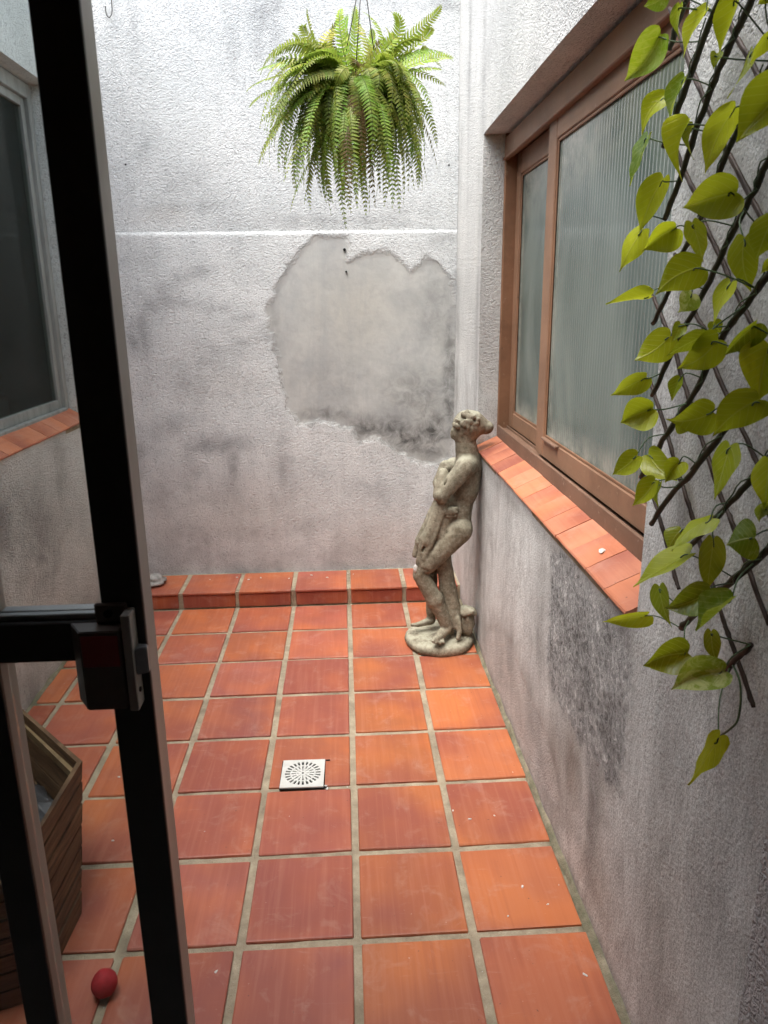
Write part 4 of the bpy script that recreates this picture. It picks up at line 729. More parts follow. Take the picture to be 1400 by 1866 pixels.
# ragged mortar fillet where the floor meets the walls
def fillet(name, x, sgn):
    vs, fs = [], []
    ysn = np.arange(YF, 0.0, 0.012)
    for y in ysn:
        w = 0.013 + 0.012 * noise.noise((y * 9, x, 0)); h = 0.010 + 0.010 * noise.noise((y * 11, x, 5))
        for a, b in ((w, -0.004), (w * 0.6, max(h * 0.35, 0)), (0, h), (-0.012, h)):
            vs.append((x + sgn * a + 0.001 * noise.noise((y * 60, a * 99, 1)), y, b))
    for k in range(len(ysn) - 1):
        for c in range(3): fs.append((k * 4 + c, k * 4 + c + 1, (k + 1) * 4 + c + 1, (k + 1) * 4 + c))
    o = mesh_obj(name, vs, fs, M['grout'], floor, True)
    set_attr(o, 'moss', np.full(len(vs), 0.8))
    return o
fillet('mortar_fillet', XR, -1); fillet('mortar_fillet', XL, 1)

# ------------------------------------------------------------------ right window (brown painted sliding sashes, reeded glass)
XFR = 0.66
win = empty('sliding_window', (XFR, -1.24, 0.93), 'brown painted sliding window with reeded glass in the right wall', 'window')
y0, y1 = WR[0], WR[1]
bm = bmesh.new()
add_box(bm, XFR, 0.775, y1 - 0.018, y1 + 0.012, 0.93, 2.135, 0.003)         # far jamb
add_box(bm, XFR, 0.775, y0 - 0.012, y0 + 0.018, 0.93, 2.135, 0.003)         # near jamb
bm_obj('jamb', bm, M['frame_brown'], win)
bm = bmesh.new()
add_box(bm, XFR - 0.004, 0.690, y0 + 0.018, y1 - 0.018, 2.045, 2.118, 0.004)
add_box(bm, 0.690, 0.775, y0 + 0.018, y1 - 0.018, 2.062, 2.135, 0.003)
add_box(bm, XFR - 0.010, XFR + 0.012, y0 + 0.018, y1 - 0.018, 2.034, 2.046, 0.003)
bm_obj('head', bm, M['frame_brown'], win)
bm = bmesh.new()
add_box(bm, XFR - 0.002, 0.668, y0 + 0.018, y1 - 0.018, 0.915, 0.982, 0.003)   # front lip
add_box(bm, 0.668, 0.775, y0 + 0.018, y1 - 0.018, 0.915, 0.968, 0.002)         # ledge
add_box(bm, 0.698, 0.703, y0 + 0.018, y1 - 0.018, 0.968, 0.979, 0.001)         # rail
bm_obj('track', bm, M['trackwood'], win)

def sash(xa, xb, ya, yb, za, zb, wl, wr, wb, wt, rib, parent):
    """one sash: four members as one part, ribbed pane below it"""
    bm = bmesh.new()
    add_box(bm, xa, xb, ya, ya + wl, za, zb, 0.003)
    add_box(bm, xa, xb, yb - wr, yb, za, zb, 0.003)
    add_box(bm, xa + .001, xb - .001, ya + wl, yb - wr, za, za + wb, 0.003)
    add_box(bm, xa + .001, xb - .001, ya + wl, yb - wr, zb - wt, zb, 0.003)
    s = bm_obj('sash', bm, M['frame_brown2'], parent)
    bd = bmesh.new()
    gx = (xa + xb) / 2
    a, b, c, d = ya + wl, yb - wr, za + wb, zb - wt
    bw_ = 0.010
    add_box(bd, xa + .005, gx - .004, a, a + bw_, c, d, .002); add_box(bd, xa + .005, gx - .004, b - bw_, b, c, d, .002)
    add_box(bd, xa + .005, gx - .004, a + bw_, b - bw_, c, c + bw_, .002); add_box(bd, xa + .005, gx - .004, a + bw_, b - bw_, d - bw_, d, .002)
    bm_obj('glazing_bead', bd, M['frame_brown'], s)
    # corrugated pane: half-round reeds
    nr = int((b - a) / rib) * 4
    yy = np.linspace(a, b, nr + 1); zz = np.linspace(c, d, 24)
    vs, fs = [], []
    for z in zz:
        for k, y in enumerate(yy):
            vs.append((gx - 0.0016 * abs(math.sin(math.pi * k / 4)) , y, z))
    for j in range(len(zz) - 1):
        for k in range(nr):
            fs.append((j * (nr + 1) + k, (j + 1) * (nr + 1) + k, (j + 1) * (nr + 1) + k + 1, j * (nr + 1) + k + 1))
    p = mesh_obj('glass_pane', vs, fs, M['reeded'], s, True)
    A = np.array(vs)
    gr = np.maximum.reduce([np.clip(1 - (A[:, 2] - c) / 0.07, 0, 1), np.clip(1 - (b - A[:, 1]) / 0.06, 0, 1), np.clip(1 - (d - A[:, 2]) / 0.20, 0, 1) * np.clip((A[:, 1] - a) / (b - a) * 1.2, 0, 1)])
    set_attr(p, 'grime', gr)
    return s
sash(0.671, 0.697, y0 + 0.020, -0.955, 0.983, 2.046, 0.075, 0.088, 0.068, 0.068, 0.019, win)
sash(0.706, 0.732, -1.06, y1 - 0.020, 0.978, 2.055, 0.075, 0.062, 0.062, 0.080, 0.014, win)
# splintered putty strip on the bottom rail
random.seed(3)
bm = bmesh.new()
add_box(bm, 0.660, 0.675, -1.22, -1.055, 1.045, 1.054, .002)
bm_obj('putty', bm, M['trackwood'], win)

# dark room behind both windows
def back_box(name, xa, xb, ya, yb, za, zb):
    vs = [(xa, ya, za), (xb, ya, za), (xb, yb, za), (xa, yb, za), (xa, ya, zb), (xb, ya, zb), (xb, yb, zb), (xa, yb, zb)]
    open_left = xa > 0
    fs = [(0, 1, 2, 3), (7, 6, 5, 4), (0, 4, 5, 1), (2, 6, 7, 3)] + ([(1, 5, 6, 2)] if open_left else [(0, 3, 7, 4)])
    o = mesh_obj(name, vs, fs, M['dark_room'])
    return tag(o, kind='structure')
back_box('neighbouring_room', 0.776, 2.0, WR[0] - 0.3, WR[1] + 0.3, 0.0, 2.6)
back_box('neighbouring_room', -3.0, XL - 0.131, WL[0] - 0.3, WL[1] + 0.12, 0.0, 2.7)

# ------------------------------------------------------------------ terracotta window sills
def sill(name, xf, xb, zf, zb, ya, yb, pitch, label, sgn):
    root = empty(name, (xf, (ya + yb) / 2, zf), label, 'window sill')
    n = int(round((yb - ya) / pitch)); p = (yb - ya) / n
    # cross-section: bull-nosed front edge, slightly sloped top
    dx = xb - xf; prof = []
    th = 0.014
    nose = [(0.000, -th), (-0.004 , -th * 0.75), (-0.006, -th * 0.45), (-0.004, -th * 0.12), (0.003, 0.0)]
    for a, b in nose: prof.append((xf + a * sgn, zf + b))
    for t in (0.25, 0.5, 0.75, 1.0): prof.append((xf + dx * t, zf + (zb - zf) * t))
    prof.append((xb, zb - th)); prof.append((xf + dx * .3, zf - th))
    ms = []
    for v in range(3):
        ht = p / 2 - random.uniform(0.0008, 0.0018)
        vs = [(x - xf, s * ht, z - zf) for s in (-1, 1) for x, z in prof]
        m_ = len(prof)
        fs = [tuple(range(m_)), tuple(range(2 * m_ - 1, m_ - 1, -1))] + [(k, m_ + k, m_ + (k + 1) % m_, (k + 1) % m_) for k in range(m_)]
        me = bpy.data.meshes.new('tile'); me.from_pydata(vs, [], fs); me.update()
        bm = bmesh.new(); bm.from_mesh(me); bmesh.ops.recalc_face_normals(bm, faces=bm.faces); bm.to_mesh(me); bm.free()
        me.materials.append(M['tile']); ms.append(me)
    for k in range(n):
        o = bpy.data.objects.new('tile', ms[k % 3])
        o.location = (xf + random.gauss(0, .0006), ya + (k + 0.5) * p, zf + random.uniform(-.0008, .0008))
        o.rotation_euler = (random.gauss(0, .003), random.gauss(0, .003), random.gauss(0, .003))
        kk = random.uniform(.92, 1.08); o.color = (0.56 * kk, 0.225 * kk, 0.13 * kk, 1)
        link(o, root)
    # mortar bed
    vs = []
    for y in (ya + .004, yb - .004):
        for x, z in ((xf + 0.008 * sgn, zf - th - 0.02), (xf + 0.008 * sgn, zf - 0.004), (xb, zb - 0.005), (xb, zb - th - 0.02)): vs.append((x, y, z))
    o = mesh_obj('mortar_bed', vs, [(0, 1, 2, 3), (7, 6, 5, 4), (0, 4, 5, 1), (1, 5, 6, 2), (2, 6, 7, 3), (3, 7, 4, 0)], M['grout'], root)
    set_attr(o, 'moss', np.full(8, 0.4))
    return root
sill('window_sill', 0.566, 0.657, 0.889, 0.930, -2.085, -0.372, 0.1185, 'row of orange terracotta sill tiles under the brown window', 1)
sill('window_sill', -1.240, -1.318, 0.980, 1.026, -1.74, 0.078, 0.1185, 'terracotta sill tiles under the left aluminium window', -1)
# lump of mortar at the far end of the right sill
def lump(name, loc, sc, mat, seed, amp=0.35, sub=3, parent=None, f=1.6):
    bm = bmesh.new(); bmesh.ops.create_icosphere(bm, subdivisions=sub, radius=1)
    for v in bm.verts:
        k = 1 + amp * noise.noise(v.co * f + Vector((seed, seed * 2, 0))) + amp * .4 * noise.noise(v.co * f * 3 + Vector((seed, 0, 0)))
        v.co = Vector((v.co.x * sc[0] * k, v.co.y * sc[1] * k, v.co.z * sc[2] * k)) + Vector(loc)
    return bm_obj(name, bm, mat, parent, True)

# ------------------------------------------------------------------ left window
XLF = -1.318
lw = empty('aluminium_window', (XLF, -0.8, 1.03), 'grey aluminium window with dark glass in the left wall', 'window')
ya, yb = WL[0] + 0.004, WL[1] - 0.004
bm = bmesh.new()
add_box(bm, XLF - 0.055, XLF, yb - 0.040, yb, 1.02, 2.42, .003); add_box(bm, XLF - 0.055, XLF, ya, ya + 0.045, 1.02, 2.42, .003)
add_box(bm, XLF - 0.055, XLF, ya + .045, yb - .040, 2.360, 2.42, .003); add_box(bm, XLF - 0.055, XLF + 0.006, ya + .045, yb - .040, 1.005, 1.036, .003)
bm_obj('frame', bm, M['alu_frame'], lw)
bm = bmesh.new()
x0, x1 = XLF - 0.046, XLF - 0.018
add_box(bm, x0, x1, yb - 0.075, yb - 0.040, 1.036, 2.36, .002); add_box(bm, x0, x1, ya + .045, ya + .085, 1.036, 2.36, .002)
add_box(bm, x0, x1, ya + .085, yb - .075, 1.036, 1.076, .002); add_box(bm, x0, x1, ya + .085, yb - .075, 2.325, 2.36, .002)
s = bm_obj('sash', bm, M['alu_frame'], lw)
box('glass_pane', XLF - 0.034, XLF - 0.030, ya + .085, yb - .075, 1.076, 2.325, M['clear_glass'], s)
# things dimly visible behind that glass
vs, fs = [], []
for k in range(41):
    y = -0.42 + 0.010 * k; x = -1.62 + 0.022 * math.sin(k * 1.1) + .006 * noise.noise((k * .7, 0, 0))
    vs += [(x, y, 1.02), (x + .01 * math.sin(k * .5), y, 2.45)]
for k in range(40): fs.append((2 * k, 2 * k + 2, 2 * k + 3, 2 * k + 1))
o = mesh_obj('curtain', vs, fs, M['curtain'], None, True); tag(o, 'grey curtain hanging behind the left window glass', 'curtain')
bm = bmesh.new()
add_box(bm, -1.95, -1.62, -0.10, 0.14, 0.0, 1.10, .02, 2)
o = bm_obj('cabinet', bm, M['dark_room']); tag(o, 'low dark cabinet behind the left window glass', 'cabinet')
o = lump('cloth', (-1.75, 0.0, 1.135), (0.08, 0.09, 0.045), M['cloth_red'], 4, 0.4); tag(o, 'crumpled red cloth lying on the cabinet behind the left window', 'cloth')

# ------------------------------------------------------------------ door leaf in the foreground
YD = -2.639; TH = 0.040
door = empty('glazed_door', (-0.6, YD, 0.0), 'dark metal framed glazed door leaf in the left foreground', 'door')
def member(name, x0, x1, z0, z1, d0=0.0, d1=TH):
    """dark face profile with a lighter aluminium edge along its right side"""
    p = box(name, x0, x1 - 0.001, YD + d0, YD + 0.006, z0, z1, M['door_metal'], door, 0.0012)
    bm = bmesh.new(); add_box(bm, x0 + .001, x1 - 0.0015, YD + 0.006, YD + d1, z0, z1, 0.001)
    bm_obj('edge_profile', bm, M['door_edge'], p)
    return p
member('stile', -0.2755, -0.2285, 0.02, 2.20)
member('glazing_bar', -0.4385, -0.3975, 0.08, 2.14)
member('stile', -0.985, -0.935, 0.02, 2.20)
box('rail', -0.935, -0.4385, YD, YD + TH, 1.110, 1.158, M['door_metal'], door, .0015)
box('rail', -0.3975, -0.2755, YD, YD + TH, 1.110, 1.158, M['door_metal'], door, .0015)
o = box('rail', -0.440, -0.396, YD - 0.0015, YD + 0.001, 1.110, 1.158, M['door_metal'], door)
box('rail', -0.935, -0.2755, YD, YD + TH, 2.14, 2.20, M['door_metal'], door, .0015)
box('rail', -0.935, -0.2755, YD, YD + TH, 0.02, 0.08, M['door_metal'], door, .0015)
for a, b in ((-0.935, -0.4385), (-0.3975, -0.2755)):
    for c, d in ((1.158, 2.14), (0.08, 1.110)):
        box('glass_pane', a, b, YD + 0.018, YD + 0.022, c, d, M['door_glass'], door)
        bm = bmesh.new()
        add_box(bm, a, b, YD + .008, YD + .018, c, c + .007, .001); add_box(bm, a, b, YD + .022, YD + .036, c, c + .007, .001)
        bm_obj('glazing_bead', bm, M['steel'], door)
# lock case on the stile
def prism(name, prof, z0, z1, mat, parent):
    n = len(prof)
    vs = [(x, y, z0) for x, y in prof] + [(x, y, z1) for x, y in prof]
    fs = [tuple(range(n - 1, -1, -1)), tuple(range(n, 2 * n))] + [(k, (k + 1) % n, n + (k + 1) % n, n + k) for k in range(n)]
    o = mesh_obj(name, vs, fs, mat, parent)
    bm = bmesh.new(); bm.from_mesh(o.data)
    bmesh.ops.bevel(bm, geom=list(bm.edges), offset=.0012, segments=2, affect='EDGES')
    bmesh.ops.recalc_face_normals(bm, faces=bm.faces); bm.to_mesh(o.data); bm.free()
    return o
lk = prism('lock', [(-0.312, YD - .0005), (-0.294, YD - 0.026), (-0.251, YD - 0.026), (-0.249, YD - 0.006), (-0.249, YD - .0005)], 1.062, 1.158, M['lock_brown'], door)
box('lock_reflection', -0.2925, -0.2525, YD - 0.0275, YD - 0.0262, 1.116, 1.153, M['lock_refl_red'], lk, .0005)  # red reflection on the upper lock face, built as a coloured plate
box('face_plate', -0.2485, -0.2385, YD - 0.024, YD - 0.0005, 1.058, 1.175, M['door_edge'], lk, .001)
box('bracket', -0.282, -0.246, YD - 0.006, YD - 0.0005, 1.158, 1.182, M['lock_brown'], lk, .002)
bm = bmesh.new(); bmesh.ops.create_cone(bm, cap_ends=True, segments=16, radius1=.005, radius2=.005, depth=.004, matrix=Matrix.Translation((-0.266, YD - .0075, 1.171)) @ Matrix.Rotation(R(90), 4, 'X'))
bm_obj('screw', bm, M['dark_hole'], lk)
prism('latch_bolt', [(-0.2385, YD - .020), (-0.226, YD - .014), (-0.226, YD - .006), (-0.2385, YD - .004)], 1.100, 1.132, M['steel'], lk)
bm = bmesh.new(); bmesh.ops.create_cone(bm, cap_ends=True, segments=14, radius1=.003, radius2=.003, depth=.004, matrix=Matrix.Translation((-0.239, YD - .014, 1.080)) @ Matrix.Rotation(R(90), 4, 'Y'))
bm_obj('screw', bm, M['dark_hole'], lk)

# ------------------------------------------------------------------ floor drain
dr = empty('floor_drain', (-0.166, -1.357, 0.0), 'square white plastic drain grate let into a floor tile', 'drain')
def grate():
    bm = bmesh.new()
    N = 48; hs_ = 0.070; z = 0.0065
    radii = [0.0, 0.004, 0.011, 0.020, 0.022, 0.037, 0.042, 0.059, 0.063]
    def pt(r, k): a = 2 * math.pi * k / N; return (r * math.cos(a), r * math.sin(a), z)
    rings = [[bm.verts.new(pt(r, k)) for k in range(N)] for r in radii[1:]]
    sq = []
    for k in range(N):
        a = 2 * math.pi * k / N; c, s = math.cos(a), math.sin(a); t = hs_ / max(abs(c), abs(s)); sq.append(bm.verts.new((c * t, s * t, z)))
    rings.append(sq)
    for ri in range(len(rings) - 1):
        for k in range(N):
            band = ri
            if band == 5 and k % 2 == 0: continue                   # outer slots
            if band == 3 and k % 3 == 0: continue                   # middle slots
            if band == 1 and k % 6 == 0: continue                   # inner holes
            k2 = (k + 1) % N
            bm.faces.new((rings[ri][k], rings[ri][k2], rings[ri + 1][k2], rings[ri + 1][k]))
    r = bmesh.ops.extrude_face_region(bm, geom=list(bm.faces))
    for e in r['geom']:
        if isinstance(e, bmesh.types.BMVert): e.co.z -= 0.0055
    o = bm_obj('grate', bm, M['plastic_white'], None)
    o.location = (-0.166, -1.357, 0); o.rotation_euler = (0, 0, R(-1))
    bpy.context.view_layer.update()
    o.parent = dr; o.matrix_parent_inverse = dr.matrix_world.inverted()
    return o
grate()
box('sump', -0.2385, -0.0935, -1.4295, -1.2845, 0.0008, 0.0024, M['dark_hole'], dr)
for (x0_, x1_, y0_, y1_) in ((-0.092, -0.078, -1.290, -1.285), (-0.098, -0.080, -1.432, -1.426)):
    box('chipped_corner', x0_, x1_, y0_, y1_, 0.0012, 0.0021, M['dark_hole'], dr)      # chipped tile beside the grate


# ------------------------------------------------------------------ small things on the floor
o = lump('ball', (-0.570, -2.098, 0.0300), (0.0285, 0.0285, 0.0295), M['ball'], 2, 0.03); tag(o, 'small dull red foam ball on the floor by the door', 'ball')
o = lump('stone', (-1.03, 0.135, ST + 0.024), (0.075, 0.060, 0.028), M['stone'], 7, 0.5, 3); tag(o, 'flat grey lump of broken concrete on the step', 'stone')
random.seed(8)
bm = bmesh.new()
def chip(x, y, s, zz=0.0):
    r = bmesh.ops.create_icosphere(bm, subdivisions=1, radius=1)
    a = random.uniform(0, 3)
    for v in r['verts']:
        k = 1 + .5 * random.uniform(-1, 1)
        p = Vector((v.co.x * s * k, v.co.y * s * .55 * k, v.co.z * s * .4))
        v.co = Matrix.Rotation(a, 3, 'Z') @ p + Vector((x, y, zz + s * .3))
for x, y, s in ((-0.33, -2.06, .008), (-0.02, -1.43, .006), (0.30, -1.56, .006), (0.345, -1.60, .008), (0.42, -1.59, .006), (0.44, -1.86, .008), (0.38, -1.95, .006), (0.49, -1.92, .006), (0.52, -2.12, .008),
                (-0.62, -1.55, .008), (-0.745, -1.27, .012), (-0.72, -1.31, .008), (-0.77, -1.33, .008), (-0.70, -1.62, .007), (-0.09, -1.42, .008), (-0.085, -1.435, .01)):
    chip(x, y, s * .7)
for k in range(80):
    x = random.choice((random.uniform(XL + .02, XR - .02), XR - abs(random.gauss(0, .03)) - .012)); y = random.uniform(-2.4, -.05)
    chip(x, y, random.uniform(.0008, .0022))
for k in range(12): chip(random.uniform(-1.1, .5), random.uniform(.15, .24), random.uniform(.003, .008), ST)
o = bm_obj('debris', bm, M['plaster_break']); tag(o, 'scattered pale crumbs of plaster and grit on the tiles', 'debris', kind='stuff')
# bird dropping / paint splash on the right sill
bm = bmesh.new()
chip(0.612, -1.80, .013, 0.889 + .046 * .45)
o = bm_obj('paint_splash', bm, M['plaster_break']); tag(o, 'small white splash on the right window sill tiles', 'splash')
# hook wire on the back wall
pts = [(-0.985, YB - .012, 2.86), (-0.988, YB - .014, 2.80), (-0.990, YB - .016, 2.765), (-1.000, YB - .02, 2.745), (-1.012, YB - .02, 2.750), (-1.017, YB - .016, 2.775), (-1.016, YB - .014, 2.79)]
o = tube('wire_hook', resample(pts, 5), .0022, M['wire'], None, 6); tag(o, 'thin bent wire hook hanging high on the back wall', 'hook')
# plug holes in the back wall
for k, (x, z, r) in enumerate(((-0.577, 2.144, .009), (-0.998, 2.141, .005), (0.02, 1.75, .009), (0.026, 1.647, .006), (0.531, 2.132, .005))):
    bm = bmesh.new(); bmesh.ops.create_cone(bm, cap_ends=True, segments=10, radius1=r * .8, radius2=r * .8, depth=.012, matrix=Matrix.Translation((x, YB - (.014 if z < 1.83 else 0) + .002, z)) @ Matrix.Rotation(R(90), 4, 'X'))
    bm_obj('plug_hole', bm, M['dark_hole'], back)

# ------------------------------------------------------------------ wooden planter
pl = empty('planter_box', (-0.95, -1.85, 0.0), 'brown wooden planter box behind the door glass', 'planter')
TOP = [(-0.706, -1.738), (-0.975, -1.470), (-1.225, -1.560), (-1.225, -2.04), (-0.98, -2.24), (-0.716, -2.14)]
cx_, cy_ = -0.965, -1.87
BOT = [(-0.703, -1.872), (-0.965, -1.60), (-1.205, -1.66), (-1.205, -2.02), (-0.97, -2.19), (-0.712, -2.10)]
HP = 0.352; NPL = 7
def inset(p, d): v = Vector((p[0] - cx_, p[1] - cy_)); return (cx_ + v.x * (1 - d / v.length), cy_ + v.y * (1 - d / v.length))
for k in range(6):
    a0, a1, b0, b1 = BOT[k], BOT[(k + 1) % 6], TOP[k], TOP[(k + 1) % 6]
    for r_ in range(NPL):
        t0, t1 = r_ / NPL + (.022 if r_ else 0), (r_ + 1) / NPL
        vs = []
        for dd in (0, 0.013):
            for tt in (t0, t1):
                for lo, hi in ((a0, b0), (a1, b1)):
                    p = (lo[0] + (hi[0] - lo[0]) * tt, lo[1] + (hi[1] - lo[1]) * tt); q_ = inset(p, dd)
                    vs.append((q_[0] + random.uniform(-.0015, .0015), q_[1] + random.uniform(-.0015, .0015), 0.001 + HP * tt))
        mesh_obj('plank', vs, [(0, 1, 3, 2), (4, 6, 7, 5), (0, 2, 6, 4), (1, 5, 7, 3), (2, 3, 7, 6), (0, 4, 5, 1)], M['wood'], pl)
    # inner batten just below the rim
    i0, i1 = inset(b0, .030), inset(b1, .030); j0, j1 = inset(b0, .014), inset(b1, .014)
    vs = [(p[0], p[1], z) for z in (HP - .045, HP - .022) for p in (i0, i1, j1, j0)]
    mesh_obj('batten', vs, [(0, 1, 2, 3), (7, 6, 5, 4), (0, 4, 5, 1), (1, 5, 6, 2), (2, 6, 7, 3), (3, 7, 4, 0)], M['wood_light'], pl)
inner = [inset(p, .032) for p in TOP]
vs = [(cx_, cy_, .20)]
for rr in (0.35, 0.7, 1.0):
    for k in range(24):
        f = k / 4; a = inner[int(f) % 6]; b = inner[(int(f) + 1) % 6]; t = f - int(f)
        x, y = a[0] + (b[0] - a[0]) * t, a[1] + (b[1] - a[1]) * t
        x, y = cx_ + (x - cx_) * rr, cy_ + (y - cy_) * rr
        vs.append((x, y, .20 + .02 * noise.noise((x * 12, y * 12, 0))))
fs = [(0, 1 + k, 1 + (k + 1) % 24) for k in range(24)]
for r_ in range(2):
    for k in range(24): fs.append((1 + r_ * 24 + k, 1 + (r_ + 1) * 24 + k, 1 + (r_ + 1) * 24 + (k + 1) % 24, 1 + r_ * 24 + (k + 1) % 24))
mesh_obj('soil', vs, fs, M['soil'], pl, True)
# crumpled plastic bag in the planter
vs, fs = [], []
for i in range(15):
    for j in range(10):
        u, w = i / 14, j / 9
        x = -0.93 + .19 * u + .02 * noise.noise((u * 4, w * 4, 1)); y = -1.70 - .13 * u + (.11 + .03 * math.sin(u * 5)) * (w - .4)
        vs.append((x, y, .222 + .020 * noise.noise((u * 3, w * 3, 7)) + .03 * noise.noise((u * 8, w * 8, 2))))
for i in range(14):
    for j in range(9): fs.append((i * 10 + j, (i + 1) * 10 + j, (i + 1) * 10 + j + 1, i * 10 + j + 1))
o = mesh_obj('plastic_bag', vs, fs, M['liner'], None, True); tag(o, 'crumpled grey plastic bag lying in the wooden planter', 'bag')

# ------------------------------------------------------------------ statue (distance field -> surface nets)
def surface_nets(F, lo, h):
    s = F < 0
    nx, ny, nz = F.shape
    c = [(i, j, k) for i in (0, 1) for j in (0, 1) for k in (0, 1)]
    def sub(A, o): return A[o[0]:nx - 1 + o[0], o[1]:ny - 1 + o[1], o[2]:nz - 1 + o[2]]
    cnt = sum(sub(s, o).astype(np.int8) for o in c)
    act = (cnt > 0) & (cnt < 8)
    ids = np.full(act.shape, -1, np.int64); I = np.argwhere(act); ids[act] = np.arange(len(I))
    pos = np.zeros((len(I), 3)); w = np.zeros(len(I))
    f8 = {o: sub(F, o)[act] for o in c}
    for a in c:
        for ax in range(3):
            if a[ax] == 0:
                b = list(a); b[ax] = 1; b = tuple(b)
                fa, fb = f8[a], f8[b]; cr = (fa < 0) != (fb < 0)
                t = np.where(cr, fa / np.where(np.abs(fa - fb) < 1e-12, 1, fa - fb), 0)
                p = np.array(a, float)[None].repeat(len(I), 0); p[:, ax] += t
                pos += np.where(cr[:, None], p, 0); w += cr
    pos = (pos / w[:, None] + I) * h + np.array(lo)
    quads = []
    for ax in range(3):
        o1, o2 = [x for x in range(3) if x != ax]
        a = [slice(1, -1)] * 3; a[ax] = slice(0, -1); b = list(a); b[ax] = slice(1, None)
        sa, sb = s[tuple(a)], s[tuple(b)]
        E = np.argwhere(sa != sb); flip = sa[sa != sb]
        E = E + np.array([0 if k == ax else 1 for k in range(3)])
        def at(d1, d2):
            e = E.copy(); e[:, o1] -= d1; e[:, o2] -= d2; return ids[e[:, 0], e[:, 1], e[:, 2]]
        q4 = np.stack([at(1, 1), at(0, 1), at(0, 0), at(1, 0)], 1)
        fl = flip if ax != 1 else ~flip
        q4[~fl] = q4[~fl][:, ::-1]
        quads.append(q4)
    Q = np.concatenate(quads)
    return pos, Q[(Q >= 0).all(1)]

def smin(a, b, k):
    hh = np.clip(0.5 + 0.5 * (b - a) / k, 0, 1)
    return b + (a - b) * hh - k * hh * (1 - hh)

def build_sdf(prims, h, pad=0.03):
    pts = np.array([p[1:4] for p in prims if p[0] != 's'] + [p[4:7] for p in prims if p[0] == 'c'])
    lo = pts.min(0) - 0.075; hi = pts.max(0) + 0.075
    n = np.ceil((hi - lo) / h).astype(int) + 1
    gx, gy, gz = [lo[i] + h * np.arange(n[i]) for i in range(3)]
    F = np.full(n, 1.0, np.float32)
    def window(c0, c1, r):
        a = np.maximum(((np.minimum(c0, c1) - r - lo) / h).astype(int), 0); b = np.minimum(((np.maximum(c0, c1) + r - lo) / h).astype(int) + 2, n)
        sl = tuple(slice(a[i], b[i]) for i in range(3))
        X, Y, Z = np.meshgrid(gx[sl[0]], gy[sl[1]], gz[sl[2]], indexing='ij')
        return sl, X, Y, Z
    for p in prims:
        if p[0] == 'c':
            a, b, ra, rb, k = np.array(p[1:4]), np.array(p[4:7]), p[7], p[8], p[9]
            sl, X, Y, Z = window(a, b, max(ra, rb) + 0.05)
            e = b - a
            t = np.clip(((X - a[0]) * e[0] + (Y - a[1]) * e[1] + (Z - a[2]) * e[2]) / max(e @ e, 1e-9), 0, 1)
            d = np.sqrt((X - a[0] - t * e[0]) ** 2 + (Y - a[1] - t * e[1]) ** 2 + (Z - a[2] - t * e[2]) ** 2) - (ra + (rb - ra) * t)
            F[sl] = smin(F[sl], d, k)
        elif p[0] == 'e':
            c0 = np.array(p[1:4]); rx, ry, rz, rot, k = p[4:9]
            sl, X, Y, Z = window(c0, c0, max(rx, ry, rz) + 0.05)
            cr, sr = math.cos(R(rot)), math.sin(R(rot))
            x = (X - c0[0]) * cr + (Z - c0[2]) * sr; z = -(X - c0[0]) * sr + (Z - c0[2]) * cr; y = Y - c0[1]
            k0 = np.sqrt((x / rx) ** 2 + (y / ry) ** 2 + (z / rz) ** 2); k1 = np.sqrt((x / rx ** 2) ** 2 + (y / ry ** 2) ** 2 + (z / rz ** 2) ** 2)
            F[sl] = smin(F[sl], np.where(k1 > 1e-9, k0 * (k0 - 1) / np.maximum(k1, 1e-9), -min(rx, ry, rz)), k)
    for p in prims:
        if p[0] == 's':
            a, b, r = np.array(p[1:4]), np.array(p[4:7]), p[7]
            sl, X, Y, Z = window(a, b, 0.04)
            e = b - a
            t = np.clip(((X - a[0]) * e[0] + (Y - a[1]) * e[1] + (Z - a[2]) * e[2]) / max(e @ e, 1e-9), 0, 1)
            d = np.sqrt((X - a[0] - t * e[0]) ** 2 + (Y - a[1] - t * e[1]) ** 2 + (Z - a[2] - t * e[2]) ** 2) - r
            F[sl] = -smin(-F[sl], d, 0.004)
    return surface_nets(F, lo, h)

stat = empty('garden_statue', (BASE[0], BASE[1], 0.0), 'weathered cement statue of a draped figure leaning beside the window sill', 'statue')
pos, quads = build_sdf(STATUE, 0.0038)
pos = [Vector(p) for p in pos]
pos = [p + Vector((noise.noise(p * 40), noise.noise(p * 40 + Vector((9, 0, 0))), noise.noise(p * 40 + Vector((0, 9, 0))))) * 0.0018 for p in pos]
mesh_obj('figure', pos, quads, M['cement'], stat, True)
bx_, by_ = BASE[0], BASE[1]
# round plinth with an uneven worn edge
vs, fs = [], []
NB = 56
prof = [(0.0, .044), (.09, .045), (.125, .044), (.146, .039), (.156, .028), (.158, .014), (.152, .001)]
for k in range(NB):
    a = 2 * math.pi * k / NB
    for r_, z in prof:
        rr = r_ * (1 + .035 * noise.noise((math.cos(a) * 1.5, math.sin(a) * 1.5, z * 20)) + .015 * noise.noise((math.cos(a) * 6, math.sin(a) * 6, z * 30)))
        vs.append((bx_ + rr * math.cos(a), by_ + rr * math.sin(a) * 1.0, z + (.004 * noise.noise((rr * 20 * math.cos(a), rr * 20 * math.sin(a), 0)) if 0 < r_ < .15 else 0)))
mp = len(prof)
for k in range(NB):
    for c_ in range(mp - 1): fs.append((k * mp + c_, k * mp + c_ + 1, ((k + 1) % NB) * mp + c_ + 1, ((k + 1) % NB) * mp + c_))
mesh_obj('plinth', vs, fs, M['cement'], stat, True)
lump('tree_stump', (0.520, -0.475, 0.105), (0.040, 0.045, 0.070), M['cement'], 3, .35, 3, stat)
